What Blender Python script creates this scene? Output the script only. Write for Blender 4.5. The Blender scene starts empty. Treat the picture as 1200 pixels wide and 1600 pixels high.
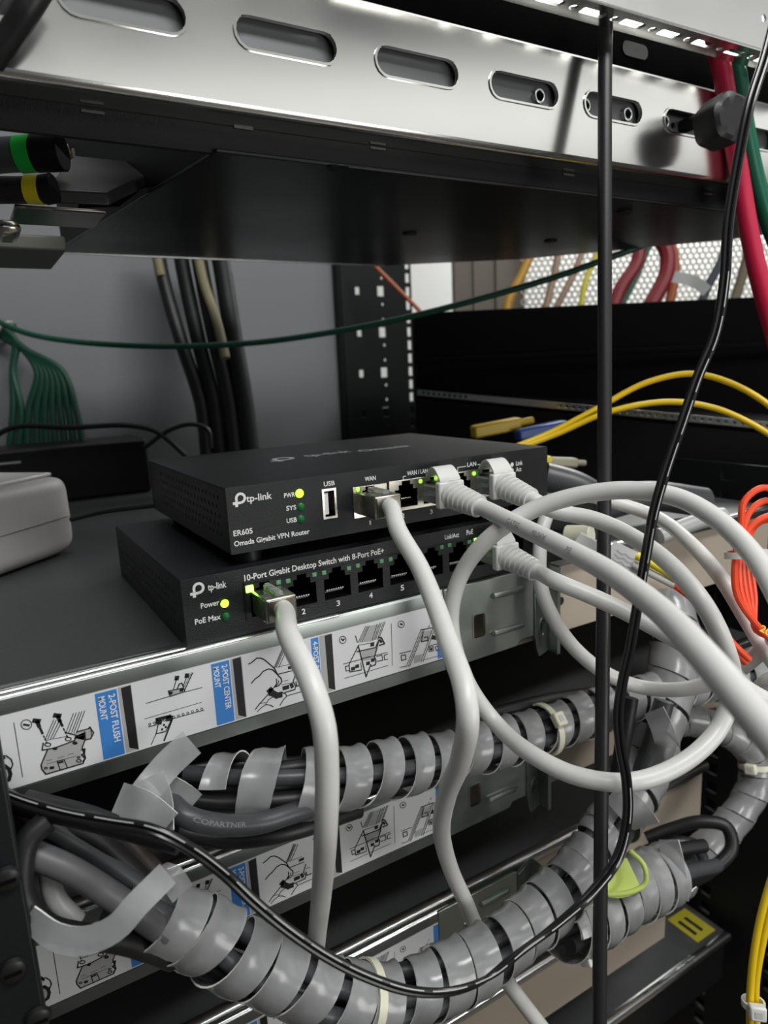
import bpy, bmesh, math, random
from mathutils import Vector, Matrix
from mathutils.geometry import tessellate_polygon
random.seed(7)
C = bpy.context.scene.collection
SC = bpy.context.scene
S = 0.001                                   # everything below is in millimetres

# ------------------------------------------------------------------ camera, world, light, exposure
CAM = Vector((-58.40, -242.02, 95.98)); FPX = 1095.9
RX = Vector((0.85499307, -0.51661365, -0.04579513))      # camera right in world axes
DN = Vector((-0.1421889, -0.14857181, -0.97862594))      # camera down
FW = Vector((0.49876766, 0.84322995, -0.20048459))       # camera forward
cd = bpy.data.cameras.new('camera'); cam = bpy.data.objects.new('camera', cd); C.objects.link(cam)
R = Matrix((RX, -DN, -FW)).transposed().to_4x4()
cam.matrix_world = Matrix.Translation(CAM * S) @ R
cd.sensor_fit = 'VERTICAL'; cd.sensor_height = 36.0; cd.sensor_width = 27.0
cd.lens = FPX * 36 / 1600; cd.clip_start = 0.005; cd.clip_end = 30
cd.dof.use_dof = True; cd.dof.focus_distance = 0.27; cd.dof.aperture_fstop = 13
SC.camera = cam
SC.view_settings.view_transform = 'Standard'; SC.view_settings.look = 'None'
SC.view_settings.gamma = 1.0; SC.view_settings.use_curve_mapping = False
SC.view_settings.exposure = 0.14

w = bpy.data.worlds.new('room'); SC.world = w; w.use_nodes = True
w.node_tree.nodes['Background'].inputs[0].default_value = (0.93, 0.97, 1.0, 1)
w.node_tree.nodes['Background'].inputs[1].default_value = 0.035

def area(name, loc, target, sx, sy, power, color=(1, 1, 1)):
    l = bpy.data.lights.new(name, 'AREA'); l.shape = 'RECTANGLE'; l.size = sx * S; l.size_y = sy * S
    l.energy = power; l.color = color
    o = bpy.data.objects.new(name, l); C.objects.link(o)
    o.location = Vector(loc) * S
    d = (Vector(target) - Vector(loc)).normalized()
    o.rotation_euler = d.to_track_quat('-Z', 'Y').to_euler()
    return o
area('added_key_light', (200, -600, 860), (130, 0, -20), 900, 160, 8.5, (1, 1, 0.98))  # key light added above the camera side, falling off towards the back
area('aisle_window_light', (650, -1050, 560), (150, 0, 60), 2600, 190, 1.75, (1, 1, 0.98))
area('low_aisle_lamp', (330, -620, -40), (150, 0, -150), 300, 200, 1.1, (1, 0.99, 0.96))
area('over_rack_lamp', (500, 100, 900), (300, -50, 200), 1200, 700, 3)
area('added_wall_light', (1300, 700, 900), (1500, 900, 200), 600, 600, 34)  # light added to brighten the wall behind the perforated door

# ------------------------------------------------------------------ helpers
def at(px, py, y=None, z=None, x=None, D=None):
    """point of the photographed place seen at (px, py), lying on a plane or at depth D"""
    r = FW + RX * ((px - 600) / FPX) + DN * ((py - 800) / FPX)
    if D is not None: return CAM + r * D
    i, v = (0, x) if x is not None else (1, y) if y is not None else (2, z)
    return CAM + r * ((v - CAM[i]) / r[i])

def mat(name, col, rough=0.5, metal=0.0, emit=0, bump=0, bscale=300, rvar=0, trans=0, alpha=1, spec=0.5, cvar=0, stretch=None):
    m = bpy.data.materials.new(name); m.use_nodes = True
    nt = m.node_tree; b = nt.nodes['Principled BSDF']
    b.inputs['Base Color'].default_value = (*col, 1); b.inputs['Roughness'].default_value = rough
    b.inputs['Metallic'].default_value = metal
    b.inputs['Specular IOR Level'].default_value = spec
    if emit: b.inputs['Emission Color'].default_value = (*col, 1); b.inputs['Emission Strength'].default_value = emit
    if trans: b.inputs['Transmission Weight'].default_value = trans
    if alpha < 1: b.inputs['Alpha'].default_value = alpha
    if bump or rvar or cvar:
        tc = nt.nodes.new('ShaderNodeTexCoord'); n = nt.nodes.new('ShaderNodeTexNoise')
        n.inputs['Scale'].default_value = bscale; n.inputs['Detail'].default_value = 4
        src = tc.outputs['Object']
        if stretch:
            mp = nt.nodes.new('ShaderNodeMapping'); mp.inputs['Scale'].default_value = stretch
            nt.links.new(src, mp.inputs[0]); src = mp.outputs[0]
        nt.links.new(src, n.inputs['Vector'])
        if bump:
            bp = nt.nodes.new('ShaderNodeBump'); bp.inputs['Strength'].default_value = bump; bp.inputs['Distance'].default_value = 0.0004
            nt.links.new(n.outputs['Fac'], bp.inputs['Height']); nt.links.new(bp.outputs[0], b.inputs['Normal'])
        if rvar:
            mr = nt.nodes.new('ShaderNodeMapRange'); mr.inputs['To Min'].default_value = max(0.02, rough - rvar); mr.inputs['To Max'].default_value = rough + rvar
            nt.links.new(n.outputs['Fac'], mr.inputs['Value']); nt.links.new(mr.outputs[0], b.inputs['Roughness'])
        if cvar:
            mx = nt.nodes.new('ShaderNodeMix'); mx.data_type = 'RGBA'
            mx.inputs['A'].default_value = (*[c * (1 - cvar) for c in col], 1); mx.inputs['B'].default_value = (*[min(1, c * (1 + cvar)) for c in col], 1)
            nt.links.new(n.outputs['Fac'], mx.inputs['Factor']); nt.links.new(mx.outputs['Result'], b.inputs['Base Color'])
    return m

STEEL = mat('zinc_steel', (0.60, 0.62, 0.60), 0.30, 1.0, rvar=0.10, bscale=45, cvar=0.10, bump=0)
BEAM = mat('galvanised_beam', (0.74, 0.74, 0.71), 0.20, 1.0, rvar=0.06, bscale=12, cvar=0.06)
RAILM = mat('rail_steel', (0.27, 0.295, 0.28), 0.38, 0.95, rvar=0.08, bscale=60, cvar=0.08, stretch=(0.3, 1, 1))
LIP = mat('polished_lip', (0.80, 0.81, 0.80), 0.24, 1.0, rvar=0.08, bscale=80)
EARM = mat('zinc_ear', (0.38, 0.42, 0.385), 0.34, 0.95, rvar=0.10, bscale=90, cvar=0.12)
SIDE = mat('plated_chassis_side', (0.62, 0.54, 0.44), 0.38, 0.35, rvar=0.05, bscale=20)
COVER = mat('speckled_cover', (0.075, 0.078, 0.080), 0.42, 0.35, bump=0.5, bscale=1500, rvar=0.12)
BLKM = mat('black_powder_coat', (0.009, 0.010, 0.011), 0.5, 0.0, bump=0.25, bscale=1600, spec=0.3)
BEZEL = mat('dark_enamel', (0.016, 0.017, 0.019), 0.40, 0.2, bump=0.45, bscale=1800, spec=0.4)
BLKP = mat('black_plastic', (0.007, 0.007, 0.008), 0.40, spec=0.25)
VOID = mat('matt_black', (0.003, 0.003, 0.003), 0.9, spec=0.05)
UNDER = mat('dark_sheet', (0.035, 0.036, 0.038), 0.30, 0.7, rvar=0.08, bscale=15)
RUB = mat('black_rubber', (0.012, 0.012, 0.013), 0.45, bump=0.1, bscale=500)
GRUB = mat('grey_sheath', (0.055, 0.057, 0.062), 0.38, bump=0.1, bscale=300, cvar=0.2)
WPVC = mat('white_pvc', (0.70, 0.70, 0.68), 0.36, bump=0.12, bscale=160, cvar=0.05)
GPVC = mat('grey_pvc', (0.40, 0.41, 0.40), 0.38, bump=0.12, bscale=160, cvar=0.05)
WPL = mat('white_plastic', (0.72, 0.72, 0.70), 0.4)
CREAM = mat('cream_plastic', (0.74, 0.74, 0.58), 0.4)
OLDW = mat('worn_white_plastic', (0.55, 0.54, 0.53), 0.5, cvar=0.06, bscale=30)
INK = mat('white_print', (0.80, 0.80, 0.80), 0.6)
DIM = mat('grey_print', (0.33, 0.34, 0.35), 0.5)
KINK = mat('black_print', (0.012, 0.012, 0.014), 0.5)
GINK = mat('grey_fill_print', (0.42, 0.42, 0.42), 0.5)
PAPER = mat('label_film', (0.74, 0.75, 0.76), 0.30)
PAPG = mat('label_film_grey', (0.50, 0.51, 0.51), 0.35)
BLUE = mat('blue_print', (0.05, 0.23, 0.62), 0.35)
NICK = mat('nickel_shield', (0.62, 0.60, 0.52), 0.28, 1.0, rvar=0.1, bscale=120)
DNICK = mat('dark_nickel', (0.30, 0.28, 0.24), 0.22, 1.0)
GOLD = mat('contact_metal', (0.8, 0.75, 0.6), 0.3, 1.0)
LEDON = mat('green_led_lit', (0.30, 1.0, 0.02), 0.4, emit=5.0)
LEDB = mat('bright_green_led_lit', (0.22, 1.0, 0.05), 0.4, emit=9.0)
LEDDIM = mat('yellow_green_led_lit', (0.45, 0.85, 0.08), 0.4, emit=0.9)
LEDOFF = mat('green_led_unlit', (0.01, 0.13, 0.03), 0.25)
LEDOFF2 = mat('pale_green_led_unlit', (0.09, 0.30, 0.13), 0.3)
RED = mat('red_sheath', (0.52, 0.010, 0.055), 0.38)
GREEN = mat('green_sheath', (0.004, 0.13, 0.07), 0.4)
DGREEN = mat('dark_green_sheath', (0.008, 0.075, 0.045), 0.5)
YEL = mat('yellow_sheath', (0.78, 0.53, 0.008), 0.4)
YTAG = mat('yellow_tag', (0.85, 0.72, 0.02), 0.5)
ORANGE = mat('orange_fibre', (0.85, 0.075, 0.02), 0.38)
DRED = mat('dark_red_sheath', (0.20, 0.012, 0.02), 0.45)
BROWN = mat('brown_sheath', (0.30, 0.20, 0.13), 0.5)
BLUEP = mat('blue_plastic', (0.02, 0.10, 0.42), 0.35)
GREY = mat('grey_panel_paint', (0.20, 0.205, 0.215), 0.6, cvar=0.06, bscale=3)
BEIGE = mat('beige_column_paint', (0.17, 0.15, 0.125), 0.6)
WALLW = mat('white_wall_paint', (0.85, 0.86, 0.82), 0.7)
CLEARP = mat('clear_plug_plastic', (0.80, 0.82, 0.80), 0.12, trans=0.75)
CLEARP.node_tree.nodes['Principled BSDF'].inputs['IOR'].default_value = 1.25
LIME = mat('lime_plastic', (0.55, 0.68, 0.16), 0.5)
YRING = mat('yellow_ring', (0.55, 0.48, 0.01), 0.4)
GRING = mat('green_ring', (0.01, 0.38, 0.04), 0.4)

def wrapmat():
    m = bpy.data.materials.new('milky_spiral_wrap'); m.use_nodes = True; nt = m.node_tree
    nt.nodes.clear(); N = nt.nodes.new; Lk = nt.links.new; o = N('ShaderNodeOutputMaterial')
    df = N('ShaderNodeBsdfDiffuse'); df.inputs[0].default_value = (0.66, 0.67, 0.68, 1)
    tl = N('ShaderNodeBsdfTranslucent'); tl.inputs[0].default_value = (0.62, 0.63, 0.64, 1)
    tr = N('ShaderNodeBsdfTransparent'); gl = N('ShaderNodeBsdfGlossy'); gl.inputs['Roughness'].default_value = 0.2
    a = N('ShaderNodeMixShader'); b = N('ShaderNodeMixShader'); c = N('ShaderNodeMixShader')
    n = N('ShaderNodeTexNoise'); n.inputs['Scale'].default_value = 90
    tc = N('ShaderNodeTexCoord'); Lk(tc.outputs['Object'], n.inputs['Vector'])
    mr = N('ShaderNodeMapRange'); mr.inputs['To Min'].default_value = 0.30; mr.inputs['To Max'].default_value = 0.70
    Lk(n.outputs['Fac'], mr.inputs['Value'])
    bp = N('ShaderNodeBump'); bp.inputs['Strength'].default_value = 0.12; bp.inputs['Distance'].default_value = 0.0005
    Lk(n.outputs['Fac'], bp.inputs['Height']); Lk(bp.outputs[0], gl.inputs['Normal'])
    a.inputs[0].default_value = 0.35; Lk(df.outputs[0], a.inputs[1]); Lk(tl.outputs[0], a.inputs[2])
    Lk(mr.outputs[0], b.inputs[0]); Lk(tr.outputs[0], b.inputs[1]); Lk(a.outputs[0], b.inputs[2])
    fr = N('ShaderNodeFresnel'); fr.inputs[0].default_value = 1.5; Lk(bp.outputs[0], fr.inputs['Normal'])
    Lk(fr.outputs[0], c.inputs[0]); Lk(b.outputs[0], c.inputs[1]); Lk(gl.outputs[0], c.inputs[2])
    Lk(c.outputs[0], o.inputs[0]); return m
WRAP = wrapmat()
WEDGE = mat('wrap_cut_edge', (0.92, 0.92, 0.88), 0.4)

class MB:
    def __init__(s): s.v = []; s.f = []; s.m = []; s.cur = 0
    def add(s, vs, fs):
        o = len(s.v); s.v += [Vector(v) for v in vs]
        for f in fs: s.f.append([i + o for i in f]); s.m.append(s.cur)
        return s
    def obox(s, c, ax, ay, az, hx, hy, hz):
        c = Vector(c); vs = [c + ax * (hx * i) + ay * (hy * j) + az * (hz * k) for i in (-1, 1) for j in (-1, 1) for k in (-1, 1)]
        return s.add(vs, [(0, 1, 3, 2), (4, 6, 7, 5), (0, 4, 5, 1), (2, 3, 7, 6), (0, 2, 6, 4), (1, 5, 7, 3)])
    def box(s, x0, x1, y0, y1, z0, z1):
        return s.obox(((x0 + x1) / 2, (y0 + y1) / 2, (z0 + z1) / 2), Vector((1, 0, 0)), Vector((0, 1, 0)), Vector((0, 0, 1)), abs(x1 - x0) / 2, abs(y1 - y0) / 2, abs(z1 - z0) / 2)
    def plate(s, outer, holes, fn, w0, w1):
        """outline with holes in (u, v), thickness w0..w1; fn(u, v, w) -> point"""
        loops = [outer] + holes
        tris = tessellate_polygon([[Vector((u, v, 0)) for u, v in l] for l in loops])
        flat = [p for l in loops for p in l]; n = len(flat)
        vs = [fn(u, v, w0) for u, v in flat] + [fn(u, v, w1) for u, v in flat]
        fs = [tuple(t) for t in tris] + [tuple(reversed([i + n for i in t])) for t in tris]
        o = 0
        for l in loops:
            k = len(l)
            for i in range(k): a, b = o + i, o + (i + 1) % k; fs.append((a, b, b + n, a + n))
            o += k
        return s.add(vs, fs)
    def tube(s, pts, r, seg=12, caps=True, off=None, ref=None):
        pts = [Vector(p) for p in pts]; n = len(pts)
        fr = frames(pts, ref)
        vs = []; fs = []
        for i, p in enumerate(pts):
            t, a, b = fr[i]; rr = r(i / (n - 1)) if callable(r) else r
            c = p + (a * off[0] + b * off[1] if off else Vector())
            for k in range(seg):
                th = 2 * math.pi * k / seg; vs.append(c + a * (rr * math.cos(th)) + b * (rr * math.sin(th)))
        for i in range(n - 1):
            for k in range(seg):
                a = i * seg + k; b = i * seg + (k + 1) % seg; fs.append((a, b, b + seg, a + seg))
        if caps: fs.append(tuple(reversed(range(seg)))); fs.append(tuple(range((n - 1) * seg, n * seg)))
        return s.add(vs, fs)
    def dome(s, c, n, r, h, seg=14):
        n = n.normalized(); a = n.orthogonal().normalized(); b = n.cross(a)
        return s.tube([c, c + n * h * .5, c + n * h * .85, c + n * h], lambda u: r * (1, .87, .5, .08)[round(u * 3)], seg)
    def line(s, pts, wd, fn, w0=0.0, w1=0.06, closed=False):
        """ink stroke on a flat face; pts in (u, v)"""
        if closed: pts = list(pts) + [pts[0]]
        for kk, (a, b) in enumerate(zip(pts, pts[1:])):
            a = Vector(a); b = Vector(b); d = b - a
            if d.length < 1e-6: continue
            d.normalize(); q = Vector((-d.y, d.x)) * wd / 2; e = d * wd * .3
            P = [a - e + q, a - e - q, b + e - q, b + e + q]
            s.add([fn(p.x, p.y, w1 + .025 * (kk % 2)) for p in P], [(0, 1, 2, 3)])
        return s

def frames(pts, ref=None):
    n = len(pts); T = [((pts[min(i + 1, n - 1)] - pts[max(i - 1, 0)])).normalized() for i in range(n)]
    a = None; out = []
    for i in range(n):
        t = T[i]
        if ref is not None: a = (ref - t * ref.dot(t)).normalized()
        elif a is None: a = t.orthogonal().normalized()
        else: a = (a - t * a.dot(t)).normalized()
        out.append((t, a, t.cross(a)))
    return out

def spline(pts, step=2.0):
    P = [Vector(p) for p in pts]; P = [P[0] * 2 - P[1]] + P + [P[-1] * 2 - P[-2]]
    out = []
    for i in range(1, len(P) - 2):
        p0, p1, p2, p3 = P[i - 1:i + 3]; n = max(2, int((p2 - p1).length / step))
        d0 = max((p1 - p0).length, 1e-3) ** .5; d1 = max((p2 - p1).length, 1e-3) ** .5; d2 = max((p3 - p2).length, 1e-3) ** .5
        m1 = (p2 - p1) + (p1 - p0) * (d1 / d0) - (p2 - p0) * (d1 / (d0 + d1))
        m2 = (p2 - p1) + (p3 - p2) * (d1 / d2) - (p3 - p1) * (d1 / (d1 + d2))
        for k in range(n):
            t = k / n; t2 = t * t; t3 = t2 * t
            out.append(p1 * (2 * t3 - 3 * t2 + 1) + m1 * (t3 - 2 * t2 + t) + p2 * (-2 * t3 + 3 * t2) + m2 * (t3 - t2))
    out.append(P[-2].copy()); return out

def resample(pts, step):
    L = [0]
    for a, b in zip(pts, pts[1:]): L.append(L[-1] + (b - a).length)
    n = max(2, int(L[-1] / step)); out = []; j = 0
    for i in range(n + 1):
        s_ = L[-1] * i / n
        while j < len(L) - 2 and L[j + 1] < s_: j += 1
        k = (s_ - L[j]) / max(L[j + 1] - L[j], 1e-9); out.append(pts[j].lerp(pts[j + 1], min(1, k)))
    return out, L[-1]

_tc = {}
def text_mesh(body):
    if body in _tc: return _tc[body]
    cu = bpy.data.curves.new('t', 'FONT'); cu.body = body; cu.size = 1; cu.resolution_u = 3; cu.offset = 0.018
    o = bpy.data.objects.new('t', cu); C.objects.link(o)
    dg = bpy.context.evaluated_depsgraph_get(); me = bpy.data.meshes.new_from_object(o.evaluated_get(dg))
    vs = [tuple(v.co)[:2] for v in me.vertices]; fs = [tuple(p.vertices) for p in me.polygons]
    bpy.data.objects.remove(o); bpy.data.curves.remove(cu); bpy.data.meshes.remove(me)
    _tc[body] = (vs, fs); return _tc[body]
def text(mb, body, fn, u, v, width, cap, rot=0, bold=0.0):
    """lettering from (u, v) on the face fn, given its width and cap height"""
    vs, fs = text_mesh(body); x0 = min(a for a, b in vs); x1 = max(a for a, b in vs)
    sx = width / (x1 - x0); sy = cap / 0.70; c, s_ = math.cos(rot), math.sin(rot)
    offs = [(0, 0)] + ([(bold, 0), (-bold, 0), (0, bold), (0, -bold)] if bold else [])
    for k, (ox, oy) in enumerate(offs):
        P = []
        for a, b in vs:
            p, q = (a - x0) * sx + ox, b * sy + oy; P.append(fn(u + p * c - q * s_, v + p * s_ + q * c, 0.06 + 0.002 * k))
        mb.add(P, fs)

def setp(o, label=None, cat=None, group=None, kind=None):
    for k, v in (('label', label), ('category', cat), ('group', group), ('kind', kind)):
        if v: o[k] = v
    return o
def obj(name, mb, m, parent=None, bevel=0, solid=0, sharp=0.6, **kw):
    me = bpy.data.meshes.new(name); org = kw.pop('origin', None)
    if parent is None and org is None: org = sum(mb.v, Vector()) / len(mb.v)
    par = Vector()
    if parent is not None: org = Vector(parent['_o'])
    org = Vector(org)
    me.from_pydata([(v - org) * S for v in mb.v], [], mb.f)
    for mm in (m if isinstance(m, (list, tuple)) else [m]): me.materials.append(mm)
    for p, k in zip(me.polygons, mb.m): p.material_index = k
    bm = bmesh.new(); bm.from_mesh(me)
    if kw.pop('weld', False): bmesh.ops.remove_doubles(bm, verts=bm.verts, dist=1e-6)
    if kw.pop('fixn', True): bmesh.ops.recalc_face_normals(bm, faces=bm.faces)
    bm.to_mesh(me); bm.free()
    me.polygons.foreach_set('use_smooth', [True] * len(me.polygons)); me.set_sharp_from_angle(angle=sharp)
    o = bpy.data.objects.new(name, me); C.objects.link(o)
    if parent is not None: o.parent = parent
    else: o.location = org * S
    o['_o'] = list(org)
    if bevel:
        b = o.modifiers.new('bevel', 'BEVEL'); b.width = bevel * S; b.segments = 2; b.limit_method = 'ANGLE'; b.angle_limit = 0.7; b.harden_normals = False
    if solid:
        b = o.modifiers.new('solid', 'SOLIDIFY'); b.thickness = solid * S; b.offset = 1; b.material_offset_rim = 1
    return setp(o, **kw)
def thing(name, label, cat, loc, group=None):
    o = bpy.data.objects.new(name, None); C.objects.link(o); o.location = Vector(loc) * S; o.empty_display_size = 0.005
    o['_o'] = list(loc); return setp(o, label, cat, group)
def box_obj(name, b, m, parent=None, **kw): return obj(name, MB().box(*b), m, parent, **kw)
X, Y, Z = Vector((1, 0, 0)), Vector((0, 1, 0)), Vector((0, 0, 1))
def face(y): return lambda u, v, w_: Vector((u, y - w_, v))
def P2(px, py, y): p = at(px, py, y=y); return (p.x, p.z)
def circ(cx, cy, r, n=12, ry=None): return [(cx + r * math.cos(2 * math.pi * k / n), cy + (ry or r) * math.sin(2 * math.pi * k / n)) for k in range(n)]
def stad(x0, x1, zc, r, n=8):
    return [(x1 - r + r * math.cos(-math.pi / 2 + math.pi * k / n), zc + r * math.sin(-math.pi / 2 + math.pi * k / n)) for k in range(n + 1)] + \
           [(x0 + r + r * math.cos(math.pi / 2 + math.pi * k / n), zc + r * math.sin(math.pi / 2 + math.pi * k / n)) for k in range(n + 1)]
def rect(x0, x1, z0, z1): return [(x0, z0), (x1, z0), (x1, z1), (x0, z1)]
def rrect(x0, x1, z0, z1, r, n=4):
    o = []
    for cx, cz, a in ((x1 - r, z1 - r, 0), (x0 + r, z1 - r, 90), (x0 + r, z0 + r, 180), (x1 - r, z0 + r, 270)):
        for k in range(n + 1): t = math.radians(a + 90 * k / n); o.append((cx + r * math.cos(t), cz + r * math.sin(t)))
    return o

# ------------------------------------------------------------------ the setting
HX = Vector((RX.x, RX.y, 0)).normalized(); HF = Vector((-HX.y, HX.x, 0))
def struct(name, mb, m, **kw): return obj(name, mb, m, kind='structure', **kw)
struct('wall_left', MB().box(-500, 313, 470, 474, -600, 420), GREY)
struct('floor', MB().box(-1500, 2400, -1500, 2400, -905, -900), BEIGE)
c = at(1000, 520, D=1500); struct('wall_back', MB().obox(c + Z * 300, HX, HF, Z, 1500, 10, 1300), WALLW)
# the perforated door: sheet with round holes (real openings, hexagonal pitch)
D0 = 860; a0 = at(812, 430, D=D0)
mb = MB(); holes = []; Wd, Hd, pt = 470, 170, 7.4
ro = int(Hd / (pt * .866)); co_ = int(Wd / pt)
cells = []
for j in range(ro):
    for i in range(co_):
        cells.append(((i + .5 * (j % 2) + .7) * pt, (j + .7) * pt * .866))
# each cell a hexagonal ring round its hole
for (u, v) in cells:
    oh = [(u + pt / 1.732 * math.cos(math.pi / 6 + k * math.pi / 3), v + pt / 1.732 * math.sin(math.pi / 6 + k * math.pi / 3)) for k in range(6)]
    ih = [(u + 2.75 * math.cos(math.pi / 6 + k * math.pi / 3), v + 2.75 * math.sin(math.pi / 6 + k * math.pi / 3)) for k in range(6)]
    org = a0 - Z * 75
    F = lambda p, w_: org + HX * p[0] + Z * p[1] + HF * w_
    vs = [F(p, 0) for p in oh] + [F(p, 0) for p in ih] + [F(p, 1.5) for p in ih]
    fs = []
    for k in range(6): l = (k + 1) % 6; fs += [(k, l, 6 + l, 6 + k), (6 + k, 6 + l, 12 + l, 12 + k)]
    mb.add(vs, fs)
struct('door_1', mb, mat('perforated_door_paint', (0.55, 0.55, 0.50), 0.5), fixn=False)
# dark cabinet side closing the row on the right and below
struct('wall_right', MB().box(700, 706, -260, 300, -900, 60).box(-200, 700, 640, 644, -900, 40), VOID)
c = at(762, 440, D=900); struct('trim_1', MB().obox(c, HX, HF, Z, 44, 20, 90).obox(c - HX * 18 - HF * 20, HX, HF, Z, 3, 4, 90).obox(c + HX * 12 - HF * 20, HX, HF, Z, 5, 5, 90), BEIGE)

# rear rack post with square holes
t = thing('rack_post', 'black rear rack post with rows of bright square holes behind the router', 'rack post', (338, 452, -600))
zz = at(597, 455, y=455).z; mb = MB()
for k in range(-9, 4):
    z0 = zz + k * 44.45; xa = at(562, 520, y=455).x; xb = at(598, 520, y=455).x; zl, zh = z0 - 22.225, z0 + 22.225
    mb.plate(rect(313, (xa + xb) / 2 - .5, zl, zh), [rect(xa - 3, xa + 3, z0 - 4, z0 + 4)], face(455), 0, -2)
    mb.plate(rect((xa + xb) / 2 - .5, 390, zl, zh), [rect(xb - 4.4, xb + 4.4, z0 - 5.4, z0 + 5.4), circ(xb + 2, z0 - 14, 1.8, 8), circ(xb + 2, z0 + 14, 1.8, 8)], face(455), 0, -2)
    for dz in (-14.8, 0, 14.8): mb.plate(rect(390, 404, z0 + dz - 7.42, z0 + dz + 7.42), [rect(396.5, 402, z0 + dz - 5, z0 + dz + 5)], face(455), 0, -2)
obj('slotted_face', mb, BLKM, t)
box_obj('side_flange', (311, 313, 457, 500, -560, 300), BLKM, t)

# near left post: folded black channel with screws
t = thing('rack_post', 'matt black rack post at the lower left edge, nearest the camera', 'rack post', (-80, -40, -400))
obj('post_face', MB().box(-140, -61.5, -45, -42, -400, -2).box(-64.5, -61.5, -42, -14, -400, -2), BLKM, t, bevel=.8)
for (px, py) in ((20, 1515), (10, 1372), (60, 1590)):
    p = at(px, py, y=-45.5); mb = MB(); mb.tube([p, p - Y * 1.2, p - Y * 1.8], lambda u: (3.6, 3.2, 2.2)[round(u * 2)], 16); s_ = obj('screw', mb, mat('black_zinc_screw', (.03, .03, .03), .4, .6), t)
    obj('screw_slot', MB().obox(p - Y * 1.9, X, Y, Z, 2.2, .25, .45), VOID, s_)

# right front post, lower right
t = thing('rack_post', 'black rack post with square punched holes at the lower right edge', 'rack post', (400, 10, -600))
ma, mc = MB(), MB()
for k in range(-40, 2):
    z0 = k * 14.817; zl, zh = z0 - 7.409, z0 + 7.409
    ma.plate(rect(-60, 90, zl, zh), [rect(-13, -4, z0 - 4.6, z0 + 4.6), rect(40, 49, z0 - 4.6, z0 + 4.6)], lambda u, v, w_: Vector((384 + w_, u, v)), 0, 3)
    mc.plate(rect(387, 450, zl, zh), [rect(398, 407, z0 - 4.6, z0 + 4.6)], face(-60), 0, 3)
obj('post_side', ma, BLKM, t); obj('post_face', mc, BLKM, t)

# ------------------------------------------------------------------ server units and their rails
YF = [-3, 3, 10, 12, 12]; ZT = [0, -88.9, -171.5, -250, -327]; XR = [372, 372, 335, 305, 376]
wherech = ['carrying the network switch', 'second from the top', 'third from the top', 'fourth from the top with a cream side', 'lowest, with a yellow label on its corner']
for i in range(5):
    y, z = YF[i], ZT[i]
    t = thing('server_chassis', 'flat grey rack chassis with speckled dark top, ' + wherech[i], 'server', (100, y + 100, z - 43), 'stacked rack units')
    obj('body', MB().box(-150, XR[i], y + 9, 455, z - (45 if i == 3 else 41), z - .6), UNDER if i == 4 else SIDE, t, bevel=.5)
    obj('top_cover', MB().box(-150, XR[i], y + 10, 450, z - .6, z + .2), COVER, t, bevel=.3)
    mb = MB(); mb.plate([(y + 4.5, z - 4), (y + 4.5, z - .4), (y + 5.2, z + .6), (y + 9.2, z + .8), (y + 10.2, z + .3), (y + 10.2, z - 4)], [], lambda u, v, w_: Vector((w_, u, v)), -150, XR[i])
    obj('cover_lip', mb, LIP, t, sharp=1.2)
    if i >= 3:
        p = at(1110, 1420, z=z + .3) if i == 4 else None
        if p:
            lb = obj('yellow_label', MB().box(350, 371, 26, 52, z + .2, z + .5), mat('shaded_yellow_label', (.42, .38, .03), .5), t)  # yellow darkened in its colour to stand in for dim light here
            obj('label_print', MB().box(354, 357, 31, 46, z + .5, z + .6).box(361, 364, 31, 46, z + .5, z + .6), KINK, lb)
    mb = MB(); xs = (190, 262, 262, 237, 262)[i]; mb.tube([Vector((xs, y + 9.2, z - 24)), Vector((xs, y + 8.6, z - 24))], 2.2, 12); obj('side_screw', mb, DNICK, t)

def crop(x0, y0, sc, y=-3): return lambda pts: [P2(x0 + a / sc, y0 + b / sc, y) for a, b in pts]
cA, cB, cC, cD = crop(0, 1070, 6), crop(190, 1010, 6.316), crop(370, 980, 7.5), crop(510, 930, 6)
K = []; G = []; TH = []    # thick black strokes, grey fills, thin strokes
def k_(c_, pts, wd=.42, closed=False): K.append((c_(pts), wd, closed))
def g_(c_, pts): G.append(c_(pts))
# panel A: bracket with two screws
k_(cA, [(130, 355), (212, 862)], .3)
for (a, b, r) in ((247, 372, 50),): k_(cA, [(a + r * math.cos(q / 16 * 6.283), b + r * .9 * math.sin(q / 16 * 6.283)) for q in range(16)], .35, True)
k_(cA, [(222, 372), (272, 380)], .9)
g_(cA, [(445, 605), (700, 520), (705, 480), (800, 440), (790, 510), (760, 640), (770, 740), (430, 835), (385, 750)])
g_(cA, [(700, 450), (830, 425), (845, 400), (875, 450), (850, 500), (790, 520), (700, 500)])
k_(cA, [(405, 545), (395, 612), (520, 590), (650, 540), (700, 520), (712, 470)], .6)
k_(cA, [(445, 610), (385, 750), (392, 790), (430, 838), (780, 735), (800, 680), (770, 590), (800, 510)], .6)
k_(cA, [(720, 440), (830, 412), (840, 395), (878, 450), (850, 505), (800, 515), (795, 440)], .6)
k_(cA, [(700, 500), (800, 462)], .35); k_(cA, [(850, 400), (860, 490)], .35)
for d in (0, 28, 62, 92): k_(cA, [(505 + d * .75, 325 + d * .3), (425 + d * .8, 510 - d * .1)], .34)
for d in (0, 30, 62, 88, 118): k_(cA, [(688 + d * .9, 268 - d * .2), (622 + d * .8, 440 + d * .1)], .34)
k_(cA, [(425, 520), (640, 480)], .22); k_(cA, [(620, 448), (700, 468)], .6)
for (x, y_) in ((318, 335), (512, 285)):
    k_(cA, [(x, y_), (x + 50, y_ + 5)], 2.0); k_(cA, [(x + 28, y_ + 10), (x + 50, y_ + 55)], 1.5)
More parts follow.
